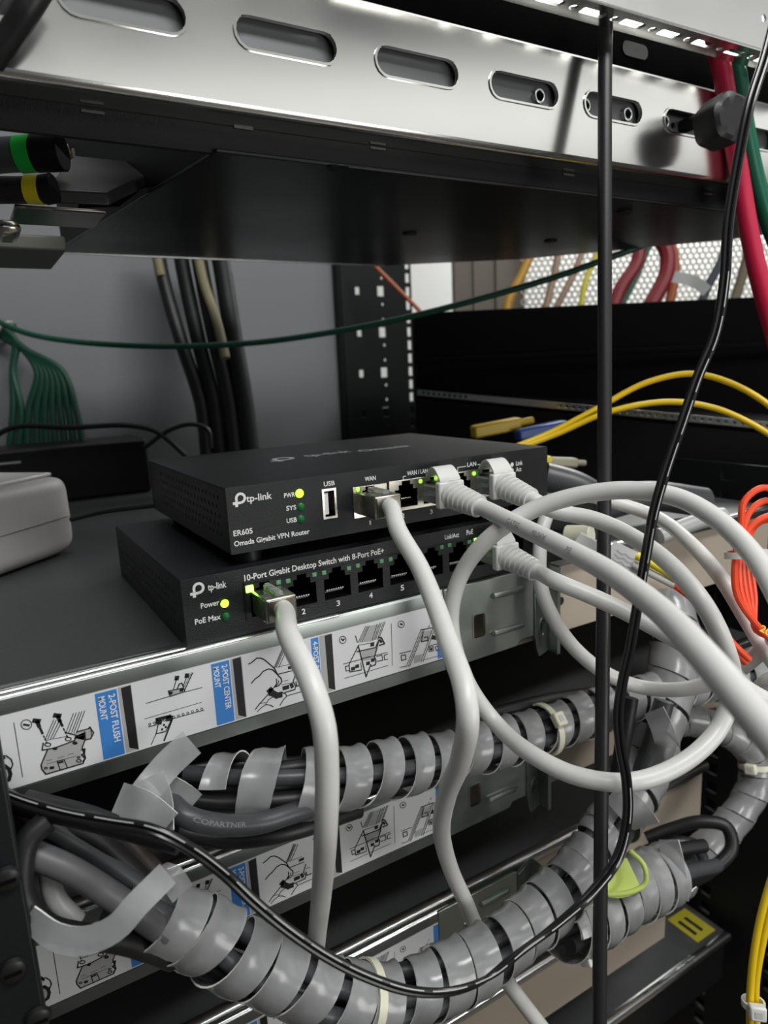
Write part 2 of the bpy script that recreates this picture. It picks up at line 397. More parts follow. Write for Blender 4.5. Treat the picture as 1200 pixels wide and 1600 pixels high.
for (x, y_, x2, y2) in ((375, 405, 450, 565), (560, 330, 640, 505)):
    k_(cA, [(x, y_), (x + (x2 - x) * .32, y_ + (y2 - y_) * .32)], 1.0)
    for q in (.45, .62, .8): k_(cA, [(x + (x2 - x) * q, y_ + (y2 - y_) * q), (x + (x2 - x) * (q + .1), y_ + (y2 - y_) * (q + .1))], .55)
for (x, y_, r) in ((448, 560, 28), (640, 508, 28), (515, 597, 18), (702, 546, 20), (485, 778, 18), (738, 712, 22), (430, 780, 14), (735, 680, 12)):
    k_(cA, [(x + r * math.cos(q / 10 * 6.283), y_ + r * .6 * math.sin(q / 10 * 6.283)) for q in range(10)], .45, True)
k_(cA, [(478, 778), (500, 775)], 1.2); k_(cA, [(510, 597), (522, 594)], 1.0); k_(cA, [(695, 546), (712, 543)], 1.0)
for q in ((435, 712, 490, 700), (540, 688, 605, 668), (635, 655, 690, 640)): k_(cA, [(q[0], q[1]), (q[2], q[3])], .22)
k_(cA, [(440, 742), (540, 715), (710, 668)], .22)
k_(cA, [(535, 715), (565, 800), (632, 780), (600, 700), (535, 715)], .45); k_(cA, [(550, 730), (590, 720)], 1.0)
k_(cA, [(765, 610), (795, 600), (790, 640), (765, 655), (800, 690), (775, 720)], .7)
k_(cA, [(15, 665), (60, 665), (105, 700), (120, 745), (100, 795)], .55); k_(cA, [(10, 655), (40, 690)], 1.1)
g_(cA, [(5, 770), (45, 760), (85, 790), (98, 840), (85, 890), (50, 912), (20, 900)])
k_(cA, [(5, 770), (45, 760), (85, 790), (98, 840), (85, 890), (50, 912)], 1.5)
# panel B
k_(cB, [(240, 562), (480, 490)], .32); k_(cB, [(620, 450), (795, 405)], .32); k_(cB, [(228, 715), (790, 550)], .22)
k_(cB, [(265, 793), (340, 775)], .4); k_(cB, [(500, 715), (815, 628)], .3)
g_(cB, [(460, 440), (610, 410), (625, 445), (480, 490)])
k_(cB, [(460, 440), (610, 410), (625, 445), (480, 492)], .5, True); k_(cB, [(510, 430), (545, 310)], .45); k_(cB, [(610, 390), (645, 290)], .45)
for (x, y_) in ((545, 312), (645, 288), (485, 460), (590, 430)): k_(cB, [(x - 8, y_), (x + 8, y_)], 2.2 if y_ < 400 else 1.6)
k_(cB, [(550, 415), (570, 370), (595, 362), (610, 400)], .6)
k_(cB, [(622, 430), (700, 262)], .55); k_(cB, [(605, 425), (690, 255)], .25)
for k in range(7): x, y_ = 515 + k * 46, 697 - k * 13.3; k_(cB, [(x + 11 * math.cos(q / 8 * 6.283), y_ + 11 * math.sin(q / 8 * 6.283)) for q in range(8)], .28, True)
for (x, y_) in ((278, 768), (325, 755), (422, 727)): k_(cB, [(x + 11 * math.cos(q / 8 * 6.283), y_ + 11 * math.sin(q / 8 * 6.283)) for q in range(8)], .28, True)
k_(cB, [(345, 720), (480, 688)], 1.6); k_(cB, [(350, 745), (385, 748)], 2.2); k_(cB, [(455, 712), (490, 708)], 2.6)
k_(cB, [(362, 765), (340, 862), (435, 838), (490, 728)], .5); k_(cB, [(340, 862), (293, 968)], .35); k_(cB, [(495, 730), (420, 928)], .8)
for (x, y_) in ((418, 775), (400, 818), (436, 795)): k_(cB, [(x - 4, y_), (x + 4, y_)], 1.0)
# panel C: hand
k_(cC, [(140, 432), (180, 408), (235, 362), (285, 362), (330, 385), (440, 480), (480, 560), (520, 600), (528, 640), (490, 685), (440, 700)], .62)
k_(cC, [(172, 655), (215, 605), (265, 570), (310, 515), (370, 488), (420, 498), (470, 545)], .62)
k_(cC, [(465, 605), (468, 660), (440, 700), (380, 770), (320, 840), (260, 905), (218, 962)], .55)
k_(cC, [(490, 625), (490, 650), (450, 700)], .4)
k_(cC, [(240, 990), (290, 940), (340, 905), (390, 912), (428, 932)], .45); k_(cC, [(430, 810), (370, 850), (335, 908)], .45); k_(cC, [(265, 895), (335, 882)], .35)
k_(cC, [(530, 765), (570, 780), (588, 805), (545, 850), (505, 915)], .5)
k_(cC, [(385, 735), (415, 770), (470, 800), (515, 790)], 3.2); k_(cC, [(395, 735), (395, 790)], 2.0)
for d in (0, 14, 30, 58): k_(cC, [(535 + d * .9, 245 + d * .2), (440 + d * .9, 470)], .38)
k_(cC, [(480, 465), (640, 430)], .22); k_(cC, [(485, 550), (665, 505)], .5); k_(cC, [(690, 540), (660, 640), (690, 690), (680, 730), (560, 765)], .6)
k_(cC, [(610, 475), (655, 462)], 1.6); k_(cC, [(550, 632), (605, 618)], .25); k_(cC, [(520, 675), (620, 652)], .25)
k_(cC, [(690, 600), (740, 590)], .3); k_(cC, [(690, 640), (705, 690), (760, 675)], .6); k_(cC, [(600, 800), (790, 745)], .4)
k_(cC, [(550, 715), (600, 700)], 2.2); k_(cC, [(635, 665), (650, 700)], 1.8); k_(cC, [(780, 230), (800, 180)], .45)
# panel D
for (x, y_, r) in ((153, 418, 32), (700, 272, 30)): k_(cD, [(x + r * math.cos(q / 14 * 6.283), y_ + r * 1.05 * math.sin(q / 14 * 6.283)) for q in range(14)], .4, True)
k_(cD, [(140, 408), (155, 425), (168, 410)], .8); k_(cD, [(692, 270), (710, 274)], 1.0)
k_(cD, [(608, 268), (618, 660)], .28)
g_(cD, [(385, 290), (500, 270), (440, 430), (330, 440)]); g_(cD, [(310, 530), (485, 490), (450, 600), (330, 620)])
for d in (0, 14, 30): k_(cD, [(368 + d, 292), (300 + d, 440)], .42)
for d in (0, 25, 40, 60, 75): k_(cD, [(475 + d, 270 - d * .3), (430 + d * .8, 420 - d * .1)], .42)
k_(cD, [(300, 470), (450, 440)], .3); k_(cD, [(285, 530), (460, 490), (490, 420)], .65); k_(cD, [(300, 470), (212, 650), (220, 720), (330, 700)], .6)
k_(cD, [(490, 430), (450, 580), (465, 610), (460, 650), (420, 665)], .75); k_(cD, [(300, 480), (372, 765), (415, 650)], .75); k_(cD, [(272, 380), (290, 440)], .5)
k_(cD, [(490, 395), (515, 398), (545, 455), (495, 470)], .85); k_(cD, [(500, 420), (515, 440)], 1.4)
k_(cD, [(160, 645), (570, 535)], .4); k_(cD, [(168, 780), (578, 658)], .3)
k_(cD, [(215, 660), (178, 668), (185, 710), (215, 705)], .5); k_(cD, [(470, 575), (520, 560), (528, 610), (475, 620)], .5); k_(cD, [(575, 550), (540, 565), (545, 605), (575, 600)], .5)
for (x, y_) in ((250, 690), (288, 668), (430, 465), (390, 640), (435, 610)): k_(cD, [(x - 9, y_), (x + 9, y_ - 4)], 2.0)
k_(cD, [(320, 630), (330, 690)], .4); k_(cD, [(335, 590), (410, 572)], .25)
g_(cD, [(900, 340), (990, 325), (960, 430), (890, 430)]); g_(cD, [(820, 570), (900, 550), (880, 620), (820, 640)])
for d in (0, 16, 30): k_(cD, [(888 + d, 318), (750 + d, 668)], .45)
for d in (0, 18): k_(cD, [(1000 + d, 305), (885 + d, 625)], .5)
k_(cD, [(888, 325), (1015, 300)], .6); k_(cD, [(905, 350), (890, 435), (950, 425), (950, 390), (915, 395)], .7)
k_(cD, [(685, 548), (790, 522)], .45); k_(cD, [(960, 478), (1055, 450)], .45); k_(cD, [(690, 678), (745, 665)], .4); k_(cD, [(905, 608), (1055, 568)], .3)
k_(cD, [(700, 565), (740, 558), (745, 600), (705, 612)], .6, True); k_(cD, [(960, 490), (1000, 480), (1003, 520), (962, 528)], .5, True); k_(cD, [(1055, 475), (1020, 485), (1030, 520), (1055, 512)], .5)
k_(cD, [(1000, 395), (1030, 400)], 2.5); k_(cD, [(985, 245), (978, 262)], .5); k_(cD, [(965, 285), (958, 300)], .5); k_(cD, [(975, 505), (988, 505)], 1.4)

def rail(i):
    y, z = YF[i], ZT[i]; dx = (0, .5, 1.0)[i]
    nm = ('uppermost, under the switch', 'middle of the three', 'lowest, behind the wrapped bundle')[i]
    t = thing('mounting_rail', 'steel slide rail with picture label, ' + nm, 'rack rail', (50, y, z - 37), 'labelled slide rails')
    prof = [(y + 3, z - 37.2), (y, z - 36.8), (y, z - 31.6), (y + .5, z - 31.4), (y + .5, z - 5.5), (y, z - 5.3), (y, z - 2.0), (y + .25, z - .6), (y + 1.0, z + .3), (y + 2.0, z + .4), (y + 2.9, z - .3), (y + 3.0, z - 4)]
    obj('rail_channel', MB().plate(prof, [], lambda u, v, w_: Vector((w_, u, v)), -150, 118), RAILM, t, sharp=.5)
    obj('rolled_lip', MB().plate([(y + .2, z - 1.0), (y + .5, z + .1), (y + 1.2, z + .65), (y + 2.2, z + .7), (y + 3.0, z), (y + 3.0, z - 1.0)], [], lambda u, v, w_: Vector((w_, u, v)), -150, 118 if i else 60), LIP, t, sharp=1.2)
    lab = obj('instruction_label', MB().plate(rrect(-90, 111.5 + dx * 6, z - 31.1, z - 5.8, 1), [], face(y + .5), 0, .45), PAPER, t, label='white film label with assembly pictures')
    F = lambda u, v, w_: Vector((u + dx, y - w_, v + z))
    for (x0, x1) in ((-32.8, -25.6), (7.0, 14.0), (47.0, 50.4), (107.0, 112.5)):
        obj('blue_print', MB().plate(rect(x0, x1 - (.2), -30.6, -6.4), [], F, 0, .03), BLUE, lab)
    for x0 in (-25.4, 14.2, 50.6): obj('grey_margin', MB().plate(rect(x0, x0 + 4.4, -30.6, -6.2), [], F, 0, .02), GINK, lab)
    for sel in (lambda x: x < -20, lambda x: -20 <= x < 40, lambda x: x >= 40):
        mb = MB()
        for pts in G:
            if sel(pts[0][0]): mb.plate(pts, [], F, 0, .03)
        obj('grey_print', mb, GINK, lab)
    mb = MB()
    for x0 in (-24.4, 15.1, 53.0): mb.plate([(x0, -6.6), (x0 + 3.2, -6.4), (x0 + 3.2, -30.6), (x0 + .3, -29.0)], [], F, 0, .05)
    for pts, wd, cl in K: mb.line(pts, wd * .75, F, w1=.055, closed=cl)
    obj('black_print', mb, KINK, lab, fixn=True)
    q = -math.pi / 2; FT = lambda u, v, w_: F(u, v, w_ + .03)
    for lines in ((('2-POST FLUSH', -28.6, 17.5), ('MOUNT', -31.9, 8.6)), (('2-POST CENTER', 10.9, 17.5), ('MOUNT', 7.7, 8.2)), (('4-POST REMOVE', 47.7, 21.0),)):
        for tx, u0, wd_ in lines: mb = MB(); text(mb, tx, FT, u0, -7.8, wd_, 2.1, q); obj('white_print', mb, INK, lab)
    # mounting ear
    ym = y - .6
    fn = lambda u, v, w_: Vector((u, ym - w_, v + z))
    hs = [rrect(126.5, 133.5, -26, -14.5, 1.2)]
    out = [(111, -36.6), (152, -35.8), (154, -33.2), (163, -33.2), (163, -.8), (160, .5), (111, .5)]
    ear = obj('mounting_ear', MB().plate(out, hs, fn, 0, -1.6), EARM, t, bevel=.25)
    mb = MB()
    for zc in (-7.8, -25.8): 
        mb.tube([Vector((137, ym - .1, z + zc)), Vector((138, ym - .5, z + zc)), Vector((155, ym - .5, z + zc)), Vector((157, ym - .1, z + zc))], lambda u: 1.5 if .1 < u < .9 else .6, 10)
    mb.plate(rrect(126.0, 134.0, -26.5, -14, 1.5), [rrect(126.7, 133.3, -25.8, -14.7, 1.2)], fn, 0, .3)
    obj('pressed_rib', mb, EARM, ear)
    fl = lambda u, v, w_: Vector((163 + u, ym - 1 + u * .35 - w_, v + z))
    o2 = obj('ear_flange', MB().plate([(0, -33), (2, -41), (4, -45), (13, -45), (14, -43), (14, -.6), (0, -.8)], [circ(6.8, -15, 2.6, 14, 3.1), circ(6.8, -31, 2.7, 14, 4.4)], fl, 0, -2), EARM, ear, bevel=.25)
    mb = MB(); mb.plate(circ(6.8, -15, 3.4, 16, 3.9), [circ(6.8, -15, 2.6, 16, 3.1)], fl, 0, .5); mb.plate(circ(6.8, -31, 3.5, 16, 5.2), [circ(6.8, -31, 2.7, 16, 4.4)], fl, 0, .5); mb.box(175.5, 177.5, ym - 3, ym + 12, z - 45, z - .6)
    obj('hole_rim', mb, EARM, ear)
for i in range(3): rail(i)

# ------------------------------------------------------------------ upper beam, its inner rail, bolts, knob
t = thing('rack_beam', 'silver slotted steel beam crossing the top of the picture', 'rack beam', (140, 0, 182), None)
slots = [(-16.5 + 53.5 * k + 0, 20.5 + 53.5 * k) for k in range(-2, 8)]
fb = face(0)
hs = [stad(a, b, 206.8, 4.9) for a, b in slots if b < 440 and a > -130]
obj('beam_face', MB().plate(rect(-130, 440, 184.5, 224), hs, fb, 0, -1.5), BEAM, t)
prof = [(0, 184.6), (.35, 183.2), (1.3, 182.3), (2.6, 182), (14, 182), (14, 183.5), (2.8, 183.5), (1.5, 184.6)]
obj('bottom_fold', MB().plate(prof, [], lambda u, v, w_: Vector((w_, u, v)), -130, 440), BEAM, t, sharp=1.2)
prof = [(0, 223.9), (.5, 225), (1.6, 225.6), (12, 225.6), (12, 224.2), (1.5, 223.9)]
obj('top_fold', MB().plate(prof, [], lambda u, v, w_: Vector((w_, u, v)), -130, 440), BEAM, t, sharp=1.2)
mb = MB()
for a, b in slots:
    if b < 440 and a > -130: mb.plate(stad(a - .9, b + .9, 206.8, 5.8), [stad(a, b, 206.8, 4.9)], fb, -.1, .55)
obj('slot_rim', mb, BEAM, t, bevel=.2)
obj('inner_rail', MB().plate(rect(-130, 440, 190, 222), [circ(x, 206.2, 1.6, 12) for x in (171.5, 199, 226, 253, 262)], face(3.5), 0, -1.5), mat('inner_rail_steel', (0.16, 0.165, 0.17), 0.5, 0.6, rvar=0.1, bscale=60), t)
for x in (172, 199.5, 227, 253.5):
    mb = MB(); mb.plate(circ(x, 206.2, 2.9, 18), [circ(x, 206.2, 2.0, 18)], face(3.5), 0, 2.4); b = obj('threaded_bush', mb, STEEL, t, bevel=.2)
    mb = MB(); mb.plate(circ(x, 206.2, 2.0, 14), [], face(3.4), 0, .3); obj('bush_bore', mb, VOID, b)
t = thing('thumb_screw', 'black knurled plastic thumb screw in the right slot of the silver beam', 'knob', (292, -12, 206))
kp = at(1126, 191, y=-17)
mb = MB(); mb.tube([Vector((kp.x - 1, 4, 206.2)), Vector((kp.x, -8, 207))], 3.2, 16); obj('shank', mb, BLKP, t)
mb = MB(); ax = (Vector((-.25, -1, .02))).normalized(); a_ = ax.orthogonal().normalized(); b_ = ax.cross(a_)
vs = []; N = 48
for (d, r) in ((-7, 9.0), (-6, 10.8), (5, 11.3), (7.6, 10.6), (8.9, 8.6), (8.6, 5.0), (8.8, .5)):
    for k in range(N):
        th = 2 * math.pi * k / N; rr = r * (1 + (.045 * math.cos(6 * th) if r > 9 else 0)); vs.append(kp + ax * d + a_ * rr * math.cos(th) + b_ * rr * math.sin(th))
fs = [(i * N + k, i * N + (k + 1) % N, (i + 1) * N + (k + 1) % N, (i + 1) * N + k) for i in range(6) for k in range(N)]; fs += [tuple(range(N)), tuple(range(6 * N, 7 * N))]
mb.add(vs, fs); obj('knob_head', mb, RUB, t)

# black device above: bottom plate with clipped corner, skirt, inside
t = thing('upper_server', 'dark glossy underside of the black server above the router', 'server', (200, 100, 172))
poly = [(31, 12), (4.4, 232), (233, 233), (325, 179), (412, 73), (440, 12)]
obj('bottom_plate', MB().plate(poly, [], lambda u, v, w_: Vector((u, v, 172 + w_)), 0, 1.5), UNDER, t, bevel=.4)
obj('skirt', MB().box(-130, 440, 14.5, 17, 172.5, 226), BLKM, t)
obj('body', MB().plate([(33, 18), (8, 230), (232, 231), (324, 178), (410, 73), (438, 18)], [], lambda u, v, w_: Vector((u, v, 174 + w_)), 0, 71), BLKM, t)
obj('rear_edge', MB().plate([(4.4, 232), (4.4, 234), (233, 235), (233, 232.5)], [], lambda u, v, w_: Vector((u, v, 171.6 + w_)), 0, 1.2), STEEL, t)
mb = MB()
for (px, py) in ((590, 232), (888, 273), (1105, 303), (145, 175), (380, 200)):
    p = at(px, py, y=14.4); mb.box(p.x - 3.5, p.x + 3.5, 13.9, 14.6, p.z - .5, p.z + .3)
obj('punched_tab', mb, mat('dull_tab_steel', (.12, .12, .12), .5, .5), t)
mb = MB()
for (px, py) in ((528, 261), (975, 332), (860, 377), (640, 365)):
    p = at(px, py, z=171.9); mb.tube([p, p - Z * .5], 4.2, 18)
obj('rivet', mb, BLKM, t)

# rear connector bay at upper left
t = thing('connector_bay', 'black plastic rear connector bay under the beam at upper left', 'connector', (-10, 90, 172))
mb = MB()
def quadbox(mb, px0, py0, px1, py1, y, dy):
    a = at(px0, py0, y=y); b = at(px1, py1, y=y); mb.box(a.x, b.x, y, y + dy, b.z, a.z)
quadbox(mb, 125, 252, 262, 272, 105, 60); obj('ledge', mb, BLKP, t, bevel=1)
p = [at(118, 262, y=110), at(262, 276, y=110), at(172, 322, y=60), at(72, 318, y=60)]
mb = MB(); mb.add(p + [q + Z * 5 for q in p], [(0, 1, 2, 3), (4, 5, 6, 7), (0, 1, 5, 4), (1, 2, 6, 5), (2, 3, 7, 6), (3, 0, 4, 7)]); obj('slanted_cover', mb, mat('dark_cover_plastic', (0.03, 0.03, 0.033), .4), t, bevel=.8)
p = [at(150, 292, y=84), at(215, 296, y=84), at(185, 318, y=62), at(122, 320, y=62)]
mb = MB(); mb.add([q - Z * 1.2 for q in p] + [q - Z * .2 for q in p], [(0, 1, 2, 3), (4, 5, 6, 7), (0, 1, 5, 4), (1, 2, 6, 5), (2, 3, 7, 6), (3, 0, 4, 7)]); obj('latch_window', mb, VOID, t)
mb = MB(); quadbox(mb, 22, 318, 168, 334, 58, 30); obj('metal_shelf', mb, DNICK, t, bevel=.6)
mb = MB(); quadbox(mb, 86, 222, 112, 258, 110, 14); quadbox(mb, 112, 230, 120, 252, 110, 14); obj('metal_plug', mb, mat('brass_grey_plug', (.34, .31, .25), .35, .8), t, bevel=.8)
mb = MB(); quadbox(mb, 197, 222, 330, 240, 130, 20); obj('grey_handle', mb, mat('grey_handle_metal', (.30, .31, .31), .4, .3), t, bevel=1.5)
mb = MB(); quadbox(mb, -10, 340, 36, 368, 45, 18); obj('bent_bracket', mb, NICK, t, bevel=2.5)
mb = MB(); quadbox(mb, -30, 362, 105, 392, 120, 60); obj('lower_box', mb, mat('grey_green_box', (.12, .12, .10), .5), t, bevel=1)
mb = MB(); quadbox(mb, -80, 205, 110, 300, 190, 5); obj('rear_plate', mb, mat('rear_plate_grey', (.20, .205, .21), .5, .3), t)
mb = MB(); quadbox(mb, 100, 200, 330, 330, 215, 5); obj('dark_rear', mb, BLKP, t)

def cable(name, label, cat, m, pts, r, seg=14, group=None, parent=None, step=2.0, **kw):
    mb = MB(); mb.tube(spline(pts, step), r, seg); o = obj(name, mb, m, parent, **kw)
    if parent is None: setp(o, label, cat, group)
    return o
for (pp, ring, rc, nm, rad) in (([(-60, 250, 270), (0, 243, 268), (60, 240, 268), (98, 238, 268)], (30, 54), GRING, 'green', 6.3), ([(-60, 300, 250), (0, 297, 250), (40, 297, 250), (85, 294, 250)], (44, 66), YRING, 'yellow', 4.6)):
    t = thing('thick_cable', 'thick black cable with a %s marker ring at upper left' % nm, 'cable', at(40, pp[1][1], D=pp[0][2]))
    P = [at(a, b, D=d) for a, b, d in pp]; cable('sheath', None, None, GRUB if nm == 'green' else RUB, P, rad, 20, parent=t)
    mb = MB(); mb.tube(spline([at(ring[0], pp[1][1] - 1, D=pp[1][2]), at(ring[1], pp[2][1], D=pp[2][2])], 2), rad + .35, 20); obj('marker_ring', mb, rc, t)
    mb = MB(); mb.tube(spline([at(ring[1] + 2, pp[2][1], D=pp[2][2]), P[-1]], 2), rad + .5, 20); obj('plug_body', mb, BLKP, t)

# upper right perforated beam
t = thing('perforated_beam', 'bright perforated steel beam in the upper right corner', 'rack beam', (240, -20, 233))
a1 = at(785, 0, z=233); a2 = at(1200, 112, z=233); u_ = (a2 - a1).normalized(); n_ = Vector((u_.y, -u_.x, 0))
L0, L1 = -60, (a2 - a1).length + 60
hs = []
wfl = 13.5
for k in range(-3, 15):
    c0 = 18 + k * 23.0
    if c0 - 8 < L0 + 2 or c0 + 18 > L1 - 2: continue
    hs.append(rrect(c0 - 6.5, c0 + 6.5, 5.0, 9.4, 1.0)); hs.append(circ(c0 + 12.2, 7.2, 2.0, 12, 2.0))
ff = lambda u, v, w_: a1 + u_ * u + n_ * v + Z * w_
obj('slotted_flange', MB().plate(rect(L0, L1, 0, wfl), hs, ff, 0, 1.2), BEAM, t)
hs = [circ(k * 12.0 + (6 if j % 2 else 0), 14 + j * 9, 1.7, 10) for k in range(12, 26) for j in range(3)]
obj('punched_face', MB().plate(rect(L0, L1, .6, 45), [h for h in hs if h[0][0] < L1 - 4 and h[0][0] > 4], lambda u, v, w_: a1 + u_ * u + n_ * (wfl + w_) + Z * v, 0, -1.2), mat('bright_zinc', (.82, .82, .80), .38, .85, rvar=.1, bscale=40), t)
t = thing('added_gap_sheet', 'added black sheet darkening the gap above the silver beam', 'panel', (200, 10, 240))
obj('shade_sheet', MB().box(-130, 440, 12.5, 14, 226, 247.5), VOID, t)  # black sheet added to keep the gap dark, where no panel stands
mb = MB(); p = at(992, 79, y=12.2); mb.plate(stad(p.x - 9, p.x + 9, p.z, 3.2), [], face(12.2), 0, .4); obj('oval_slot', mb, BLKP, t)

# ------------------------------------------------------------------ router and switch
def logo(mb, fn, x, z, h):
    """round-headed P with a crossing bar to its left"""
    r = h * .34; cx, cz = x + h * .64, z + h * .64; ro, ri = r * 1.28, r * .72; q = h * .30
    A = [math.radians(v) for v in range(-90, 181, 15)]
    mb.plate([(cx + ro * math.cos(a), cz + ro * math.sin(a)) for a in A] + [(cx - ro, z + q + h * .11), (cx - ri, z + q + h * .11)] + [(cx + ri * math.cos(a), cz + ri * math.sin(a)) for a in reversed(A)], [], fn, 0, .06)
    mb.plate([(x, z + q - h * .11), (x + h * .17, z + q - h * .11), (x + h * .17, z), (x + h * .40, z), (x + h * .40, z + q - h * .11), (cx + h * .02, z + q - h * .11), (cx + h * .02, z + q + h * .09), (x, z + q + h * .09)], [], fn, 0, .06)
def ftext(mb, s, p0, p1, hpx, y, fn=None):
    mb = MB()
    a = at(*p0, y=y); b = at(*p1, y=y); D = (a - CAM).dot(FW)
    text(mb, s, fn or face(y), a.x, a.z, b.x - a.x, hpx * D / FPX / .97); obj('white_lettering', mb, INK, fp)
def housing(t, x0, x1, y0, y1, z0, z1, holes, vents, m, topm):
    o = obj('front_panel', MB().plate(rrect(x0, x1, z0, z1, .6), holes, face(y0), 0, -1.0), m, t, bevel=.15)
    obj('top_cover', MB().box(x0, x1, y0 + .2, y1, z1 - 1, z1), topm, t, bevel=.45)
    obj('base', MB().box(x0, x1, y0 + 1, y1, z0, z0 + 1), m, t, bevel=.3)
    mb = MB(); mb.plate(rect(y0 + 1, y1, z0 + .8, z1 - .8), vents, lambda u, v, w_: Vector((x0 + w_, u, v)), 0, 1); obj('vented_side', mb, m, t)
    mb = MB(); mb.box(x1 - 1, x1, y0 + 1, y1, z0 + .8, z1 - .8).box(x0, x1, y1 - 1, y1, z0 + .8, z1 - .8); obj('rear_shell', mb, m, t)
    mb = MB(); mb.box(x0 + 4, x0 + 5, y0 + 16, y1 - 1, z0 + 1, z1 - 1).box(x0 + 5, x1 - 1, y0 + 15, y0 + 16, z0 + 1, z1 - 1); obj('inner_liner', mb, VOID, t)
    return o
def port_cavity(parent, x0, x1, z0, z1, y0, pins=True, pinm=INK, dep=12):
    mb = MB(); y = y0 + .9
    mb.box(x0 - .4, x0, y, y + dep, z0, z1).box(x1, x1 + .4, y, y + dep, z0, z1).box(x0, x1, y, y + dep, z0 - .4, z0).box(x0, x1, y, y + dep, z1, z1 + .4).box(x0, x1, y + dep, y + dep + .4, z0, z1)
    p = obj('ethernet_port', mb, VOID, parent)
    if pins:
        mb = MB()
        for k in range(8):
            x = (x0 + x1) / 2 - 3.6 + k * 1.02; mb.obox((x, y0 + 3.2, z0 + 2.6), X, Vector((0, .8, -.6)), Vector((0, .6, .8)), .22, 1.1, .2)
        obj('contact_pins', mb, pinm, p)
    return p
def rj(x0, x1, z0, z1):       # opening with stepped notch on top
    xm = (x0 + x1) / 2; h = z1 - z0
    return [(x0, z0), (x1, z0), (x1, z0 + h * .68), (xm + 3.6, z0 + h * .68), (xm + 3.6, z0 + h * .86), (xm + 2, z0 + h * .86), (xm + 2, z1), (xm - 2, z1), (xm - 2, z0 + h * .86), (xm - 3.6, z0 + h * .86), (xm - 3.6, z0 + h * .68), (x0, z0 + h * .68)]

# switch
SW = thing('network_switch', 'wider black ten-port desktop switch lying under the router', 'network switch', (100, 60, 0))
SX = [31.0 + 15.3 * k for k in range(8)]; SX += [SX[-1] + 16.2]
holes = [rj(x - 5.9, x + 5.9, 6.6, 19.4) for x in SX] + [rect(178.5, 193.5, 5.5, 15.5)]
vents = [circ(10 + 5.2 * k + (2.6 if j % 2 else 0), 6 + 4.2 * j, .95, 6, 1.3) for k in range(20) for j in range(4)]
fp = housing(SW, 0, 209, 0, 118, 0, 26, holes, vents, BEZEL, BEZEL)
for x in SX: port_cavity(fp, x - 5.9, x + 5.9, 6.6, 19.4, 0, pins=(x > 40))
mb = MB(); mb.box(178, 178.5, .9, 14, 5.5, 15.5).box(193.5, 194, .9, 14, 5.5, 15.5).box(178, 194, .9, 14, 5, 5.5).box(178, 194, .9, 14, 15.5, 16); obj('fibre_module_cage', mb, NICK, fp)
mb = MB(); logo(mb, face(0), 3.0, 18.8, 5.0)
ftext(mb, 'tp-link', (325, 923), (354, 917), 10.5, 0); ftext(mb, 'Power', (314, 951), (343, 946), 8.5, 0); ftext(mb, 'PoE Max', (305, 976), (345, 967), 8.5, 0)
ftext(mb, '10-Port Gigabit Desktop Switch with 8-Port PoE+', (382, 908), (600, 864), 9.5, 0)
for s_, p in (('2', (472, 960)), ('3', (526, 947)), ('4', (577, 935)), ('5', (626, 923)), ('6', (673, 912)), ('7', (717, 902)), ): ftext(mb, s_, p, (p[0] + 5.5, p[1] - 1.2), 8.5, 0)
ftext(mb, 'Link/Act', (695, 843), (717, 839), 7, 0); ftext(mb, 'PoE', (729, 836), (739, 834), 7.5, 0); ftext(mb, 'GE', (765, 840), (774, 838), 6, 0)
obj('white_logo', mb, INK, fp)
leds = [(417, 914, 0), (435, 910, 0), (450, 908, 0), (491, 898, 0), (506, 895, 0), (545, 888, 0), (559, 884, 0), (596, 877, 0), (610, 874, 0), (642, 867, 0), (655, 864, 0), (690, 855, 0), (702, 852, 0), (733, 847, 0), (745, 845, 3), (390, 920, 3)]
for (px, py, kk) in leds:
    p = at(px, py, y=0); r = 1.0 if not kk else (1.5 if kk == 3 else .8)
    mb = MB().box(p.x - r, p.x + r, -.35, .2, p.z - r * .9, p.z + r * .9); l = obj('status_light', mb, (LEDOFF2, LEDON, LEDDIM, LEDB)[kk], fp, bevel=.4)
    if kk == 3: l['label'] = 'glowing green status light'
for (px, py, m_) in ((351, 943, LEDON), (353, 963, LEDOFF)):
    p = at(px, py, y=0); mb = MB(); mb.dome(p - Y * .1, -Y, 1.55, 1.0); l = obj('indicator_light', mb, m_, fp)
    if m_ is LEDON: l['label'] = 'lit green power light'
mb = MB().box(22.5, 23.2, -.25, 0, 6, 21).box(22.5, 172, -.25, 0, 19.9, 20.2); obj('port_surround', mb, BLKP, fp)
for (x, y_) in ((9, 10), (200, 10), (9, 116), (200, 116)): pass

# router
RT = thing('network_router', 'black VPN router stacked on top of the network switch', 'router', (98, 53, 26))
ry, rz0, rz1 = 2.4, 31.2, 56.3; rx0, rx1 = 20, 177.5
RP = [79.8, 97.2, 111.4, 125.6, 139.8]
holes = [rj(x - 5.6, x + 5.6, 38.6, 49.6) for x in RP] + [rect(59.2, 63.6, 39.8, 50.0)]
vents = [circ(12 + 4.8 * k + (2.4 if j % 2 else 0), 37 + 3.6 * j, .85, 6, 1.1) for k in range(19) for j in range(5)]
fp = housing(RT, rx0, rx1, ry, ry + 118, rz0, rz1, holes, vents, BEZEL, BEZEL)
for x in RP: port_cavity(fp, x - 5.6, x + 5.6, 38.6, 49.6, ry, pinm=GOLD)
sh = []
mb = MB(); mb.plate(rect(71.9, 87.8, 37.2, 49.9), [rj(RP[0] - 5.6, RP[0] + 5.6, 38.6, 49.6)], face(ry), 0, .5); s1 = obj('port_shield', mb, NICK, fp, bevel=.1, label='nickel shield around one port')
